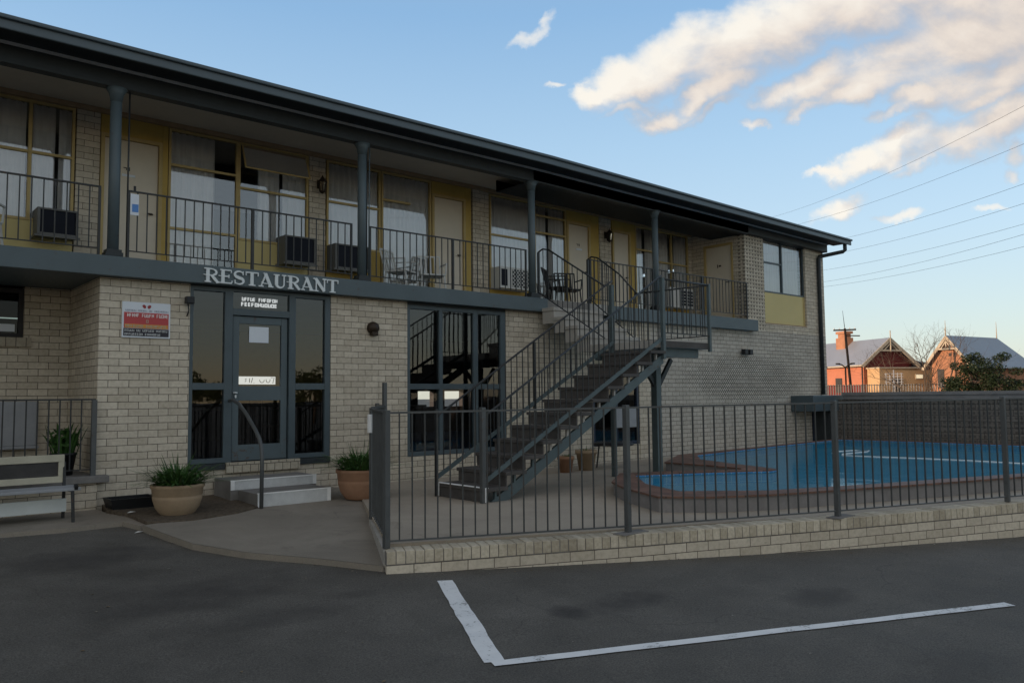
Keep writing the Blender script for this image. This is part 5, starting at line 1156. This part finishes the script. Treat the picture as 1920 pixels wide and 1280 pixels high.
m = MB(); L2.box(m, .01, 9.1, g2-.25, g2-.001, GZ, e2_); L2.box(m, .01, 9.1, .001, .25, GZ, e2_); L2.box(m, 9.1, 9.3, .001, g2-.001, GZ, e2_); part('wall', m, 'station_brick', s2)
gable_roof(L2, 0, 9.9, 0, g2, e2_, a2_, .10, .60, 'iron_roof', s2, hip=2.3); barge(L2, -.48, 0, g2, e2_, a2_, .60, s2, .24)
part('finial', MB().tube([L2.p(7.6,g2/2,a2_), L2.p(7.6,g2/2,a2_+1.6)], [.05,.015], 6), 'station_trim', s2); part('finial', MB().tube([L2.p(-.45,g2/2,a2_), L2.p(-.45,g2/2,a2_+1.4)], [.05,.015], 6), 'station_trim', s2)
m = MB()
for (v_, z_) in ((1.55,5.0),(2.0,5.0),(1.75,5.4),(1.6,4.3),(2.0,4.3)): L2.box(m, -.04, -.005, v_, v_+.22, z_, z_+.28)
part('gable_vent', m, 'slat_dark', s2)
m = MB(); L2.box(m, -.05,-.005,.5,1.1,1.6,3.2); part('window', m, 'slat_dark', s2)
# pole
pp = thing('power_pole', 'leaning timber power pole with crossarms in front of the red building', 'power pole', (60.6, 20.6, GZ))
part('pole', MB().tube([(60.6,20.6,GZ),(60.35,20.95,6.45)], [.12,.085], 10), 'pole_wood', pp); part('crossarm', MB().bar((60.0,21.75,6.32),(60.75,20.2,6.32),.10,.12).bar((60.36,20.95,5.85),(60.85,19.95,5.80),.07,.09), 'pole_wood', pp)
part('lightning_rod', MB().tube([(60.35,20.95,6.4),(60.28,21.05,7.9)], [.03,.012], 6), 'pole_wood', pp)
ins = MB()
for k in range(5): ins.lathe([(0,0),(.05,.0),(.03,.12),(0,.14)], (60.03+.17*k,21.70-.35*k,6.39), 8)
part('insulator', ins, 'letter_silver', pp)
def mast(x, y, h, label):
    t = thing('lamp_mast', label, 'lamp post', (x, y, GZ)); part('mast', MB().tube([(x,y,GZ),(x,y,h)], .07, 8), 'pole_wood', t)
    for s_ in (-1, 1): part('lamp_arm', MB().tube([(x,y,h-.1),(x+s_*.12,y-s_*.26,h+.15),(x+s_*.24,y-s_*.5,h+.2)], .05, 6).box(x+s_*.24-.1,x+s_*.24+.1,y-s_*.5-.14,y-s_*.5+.14,h+.16,h+.27), 'pole_wood', t)
mast(58.4, 22.35, 3.05, 'dark twin armed lamp mast nearest the motel corner'); mast(60.2, 20.95, 3.35, 'twin armed lamp mast beside the leaning power pole')
# picket fence by the railway
ff = thing('railway_fence', 'low steel picket fence in front of the railway buildings', 'fence', (60, 18, GZ))
m = MB(); a, b_ = Vector((57.6,23.2)), Vector((62.6,13.4)); m.bar((*a,1.78),(*b_,1.78),.04,.05); m.bar((*a,.4),(*b_,.4),.05,.06); part('rail', m, 'black_steel', ff)
m = MB()
for k in range(60):
    p = a.lerp(b_, k/59); m.box(p.x-.03,p.x+.03,p.y-.03,p.y+.03,GZ,1.86)
part('pickets', m, 'black_steel', ff)
sgn = thing('railway_sign', 'pale lattice signal board on a post in front of the tan wing', 'sign', (62,17.9,GZ)); part('post', MB().tube([(62,17.9,GZ),(62,17.9,3.0)], .05, 6), 'bench_grey', sgn)
m = MB()
for k in range(5): m.bar((61.75+.12*k,18.4-.25*k,1.75),(61.75+.12*k,18.4-.25*k,2.75),.05,.05); m.bar((61.7,18.5,1.8+.22*k),(62.3,17.3,1.8+.22*k),.04,.05)
part('lattice', m, 'bench_grey', sgn)
# bush
rnd = random.Random(12); bu = thing('bush', 'dense dark evergreen bush in front of the hipped roof building', 'bush', (44.65, 5.52, GZ))
m = MB()
cen = Vector((44.65, 5.52)); rt = Vector((.26,-.77))
for k in range(70):
    s_ = rnd.uniform(-1, 1); hgt = (3.3 if s_ < .1 else 3.25) - 1.5*max(0, abs(s_)-.45)**1.1*2.2; z_ = rnd.uniform(.1, hgt-.35); 
    c = cen + rt*(s_*2.0) + Vector((.93,.36))*rnd.uniform(-.8,.8); leaf_cluster(m, (c.x, c.y, z_), (rnd.uniform(.35,.62),)*2+(rnd.uniform(.22,.42),), 300, .055, rnd)
for s_, z_ in ((-.42,3.1),(-.2,3.2),(.05,2.9),(.5,3.05),(.62,3.15),(-.75,2.7),(.95,2.35),(-1.02,1.9),(1.08,1.7)):
    c = cen + rt*(s_*2.0); leaf_cluster(m, (c.x, c.y, z_-.1), (.38,.38,.24), 320, .05, rnd)
part('foliage', m, 'bush_green', bu); m = MB()
for s_ in (-.4, .1, .5): c = cen+rt*s_*2; m.tube([(cen.x,cen.y,GZ),(c.x*.5+cen.x*.5,c.y*.5+cen.y*.5,.8),(c.x,c.y,2.3)], [.14,.10,.04], 7)
part('trunk', m, 'bark', bu)
# bare winter tree
rnd = random.Random(31); bt = thing('bare_tree', 'leafless pale tree with fine branching between the two railway buildings', 'tree', (58.3, 14.1, GZ)); m = MB(); tw = MB()
def grow(p, d, L, r, lev):
    pts = [p]; q = p; dd = d.copy()
    for k in range(3): dd = (dd+Vector((rnd.gauss(0,.13), rnd.gauss(0,.13), rnd.gauss(.04,.08)))).normalized(); q = q+dd*L/3; pts.append(q)
    (m if lev < 3 else tw).tube(pts, [r, r*.85, r*.7, r*.55], 5 if lev < 3 else 3, cap=False)
    if lev >= 6: return
    for k in range(3 if lev < 5 else 2):
        t_ = rnd.choice((1,2,3,3)); nd = (dd+Vector((rnd.gauss(0,.55), rnd.gauss(0,.55), rnd.gauss(.10,.35)))).normalized(); grow(pts[t_], nd, L*rnd.uniform(.60,.82), r*.55, lev+1)
base = Vector((58.3,14.1,GZ)); rr_ = Vector((.36,-.93,0))
for s_, z_ in ((-.62,1.),(-.15,1.3),(.2,1.2),(.55,1.)): grow(base+rr_*s_*.2, (rr_*s_+Vector((0,0,z_))).normalized(), 2.75, .085, 1)
part('trunk', m, 'bark', bt); part('twigs', tw, 'bark', bt)
# overhead wires: sagging conductors running from beside the motel to a far pole
for k, (za, zb, side_) in enumerate(((10.9,13.2,0),(9.95,12.6,.3),(8.5,11.5,-.2),(8.1,10.7,.2),(7.6,9.8,.5),(7.15,9.0,.1),(6.95,8.8,.6))):
    a = Vector((24.0+side_, -3.05-side_, za)); b_ = Vector((46.0, 23.0+side_, zb)); a2 = a-(b_-a)*.45; pts = []
    for j in range(31):
        t_ = j/30; p = a2.lerp(b_, t_); p.z -= 1.5*(1-(2*t_-1)**2); pts.append(p)
    solo('overhead_wire', MB().tube(pts, .005, 5), 'plastic_black', 'thin dark overhead power line crossing the sky at the upper right', 'power line', 'overhead power lines at the upper right')
# trees across the road behind the viewer, seen only as reflections in the panes
for k, (x_, y_, hh, lb) in enumerate(((16.4,-46,4.1,'leafy tree across the road reflected low in the left pane by the entrance door'),(26.0,-46,4.5,'leafy tree across the road reflected low in the right pane by the entrance door'))):
    rnd = random.Random(50+k); t = thing('street_tree', lb, 'tree', (x_, y_, -.75)); part('trunk', MB().tube([(0,0,0),(.1,0,1.6),(0,.1,hh*.6)], [.2,.15,.08], 8), 'bark', t, local=True); m = MB()
    for j in range(34):
        a_ = rnd.uniform(0, 6.28); q = rnd.random()**.5*2.4; z_ = 1.7+rnd.random()*(hh-2.0)*(1-.35*q/2.4); leaf_cluster(m, (q*math.cos(a_), q*math.sin(a_), z_), (.7,.7,.45), 60, .16, rnd)
    part('crown', m, 'tree_green', t, local=True)

# grit and dry leaves gathered on the asphalt and along the kerbs
rnd = random.Random(77); m = MB()
for k in range(620):
    if rnd.random() < .45: x_, y_ = rnd.uniform(-3, 8), rnd.uniform(-9.5, -1.2)
    else:
        t_ = rnd.random(); a, b_ = ((-3,-1.12),(-.1,-1.12)) if rnd.random() < .3 else (((.05,-2.2),(1.05,-4.55)) if rnd.random() < .4 else ((1.2,-4.72),(8,-7.55)))
        x_, y_ = a[0]+(b_[0]-a[0])*t_+rnd.gauss(0,.03), a[1]+(b_[1]-a[1])*t_-abs(rnd.gauss(0,.09))
    if y_ > -1.12 or (x_ > .0 and y_ > -4.6 - .42*(x_-1.1) and x_ > 1.05) or (0 < x_ <= 1.1 and y_ > -2.0-2.4*x_): continue
    z_ = asph(x_, y_)+.004; sz = rnd.choice((.004,.005,.006,.008,.012,.018)); an = rnd.uniform(0, 6.28); c_, s_ = math.cos(an)*sz, math.sin(an)*sz
    m.face([(x_-c_, y_-s_, z_), (x_+s_*.5, y_-c_*.5, z_+sz*.25), (x_+c_, y_+s_, z_+.001), (x_-s_*.5, y_+c_*.5, z_+sz*.3)])
def grit_mat():
    t = NT('grit'); g_ = t.n('ShaderNodeNewGeometry'); t.bsdf(t.ramp(g_.outputs['Random Per Island'], [(0, (.09,.06,.035)), (.6, (.20,.15,.09)), (.85, (.26,.24,.21)), (1, (.42,.40,.36))]), .9, .1)
grit_mat(); struct('grit', m, 'grit', 'stuff')
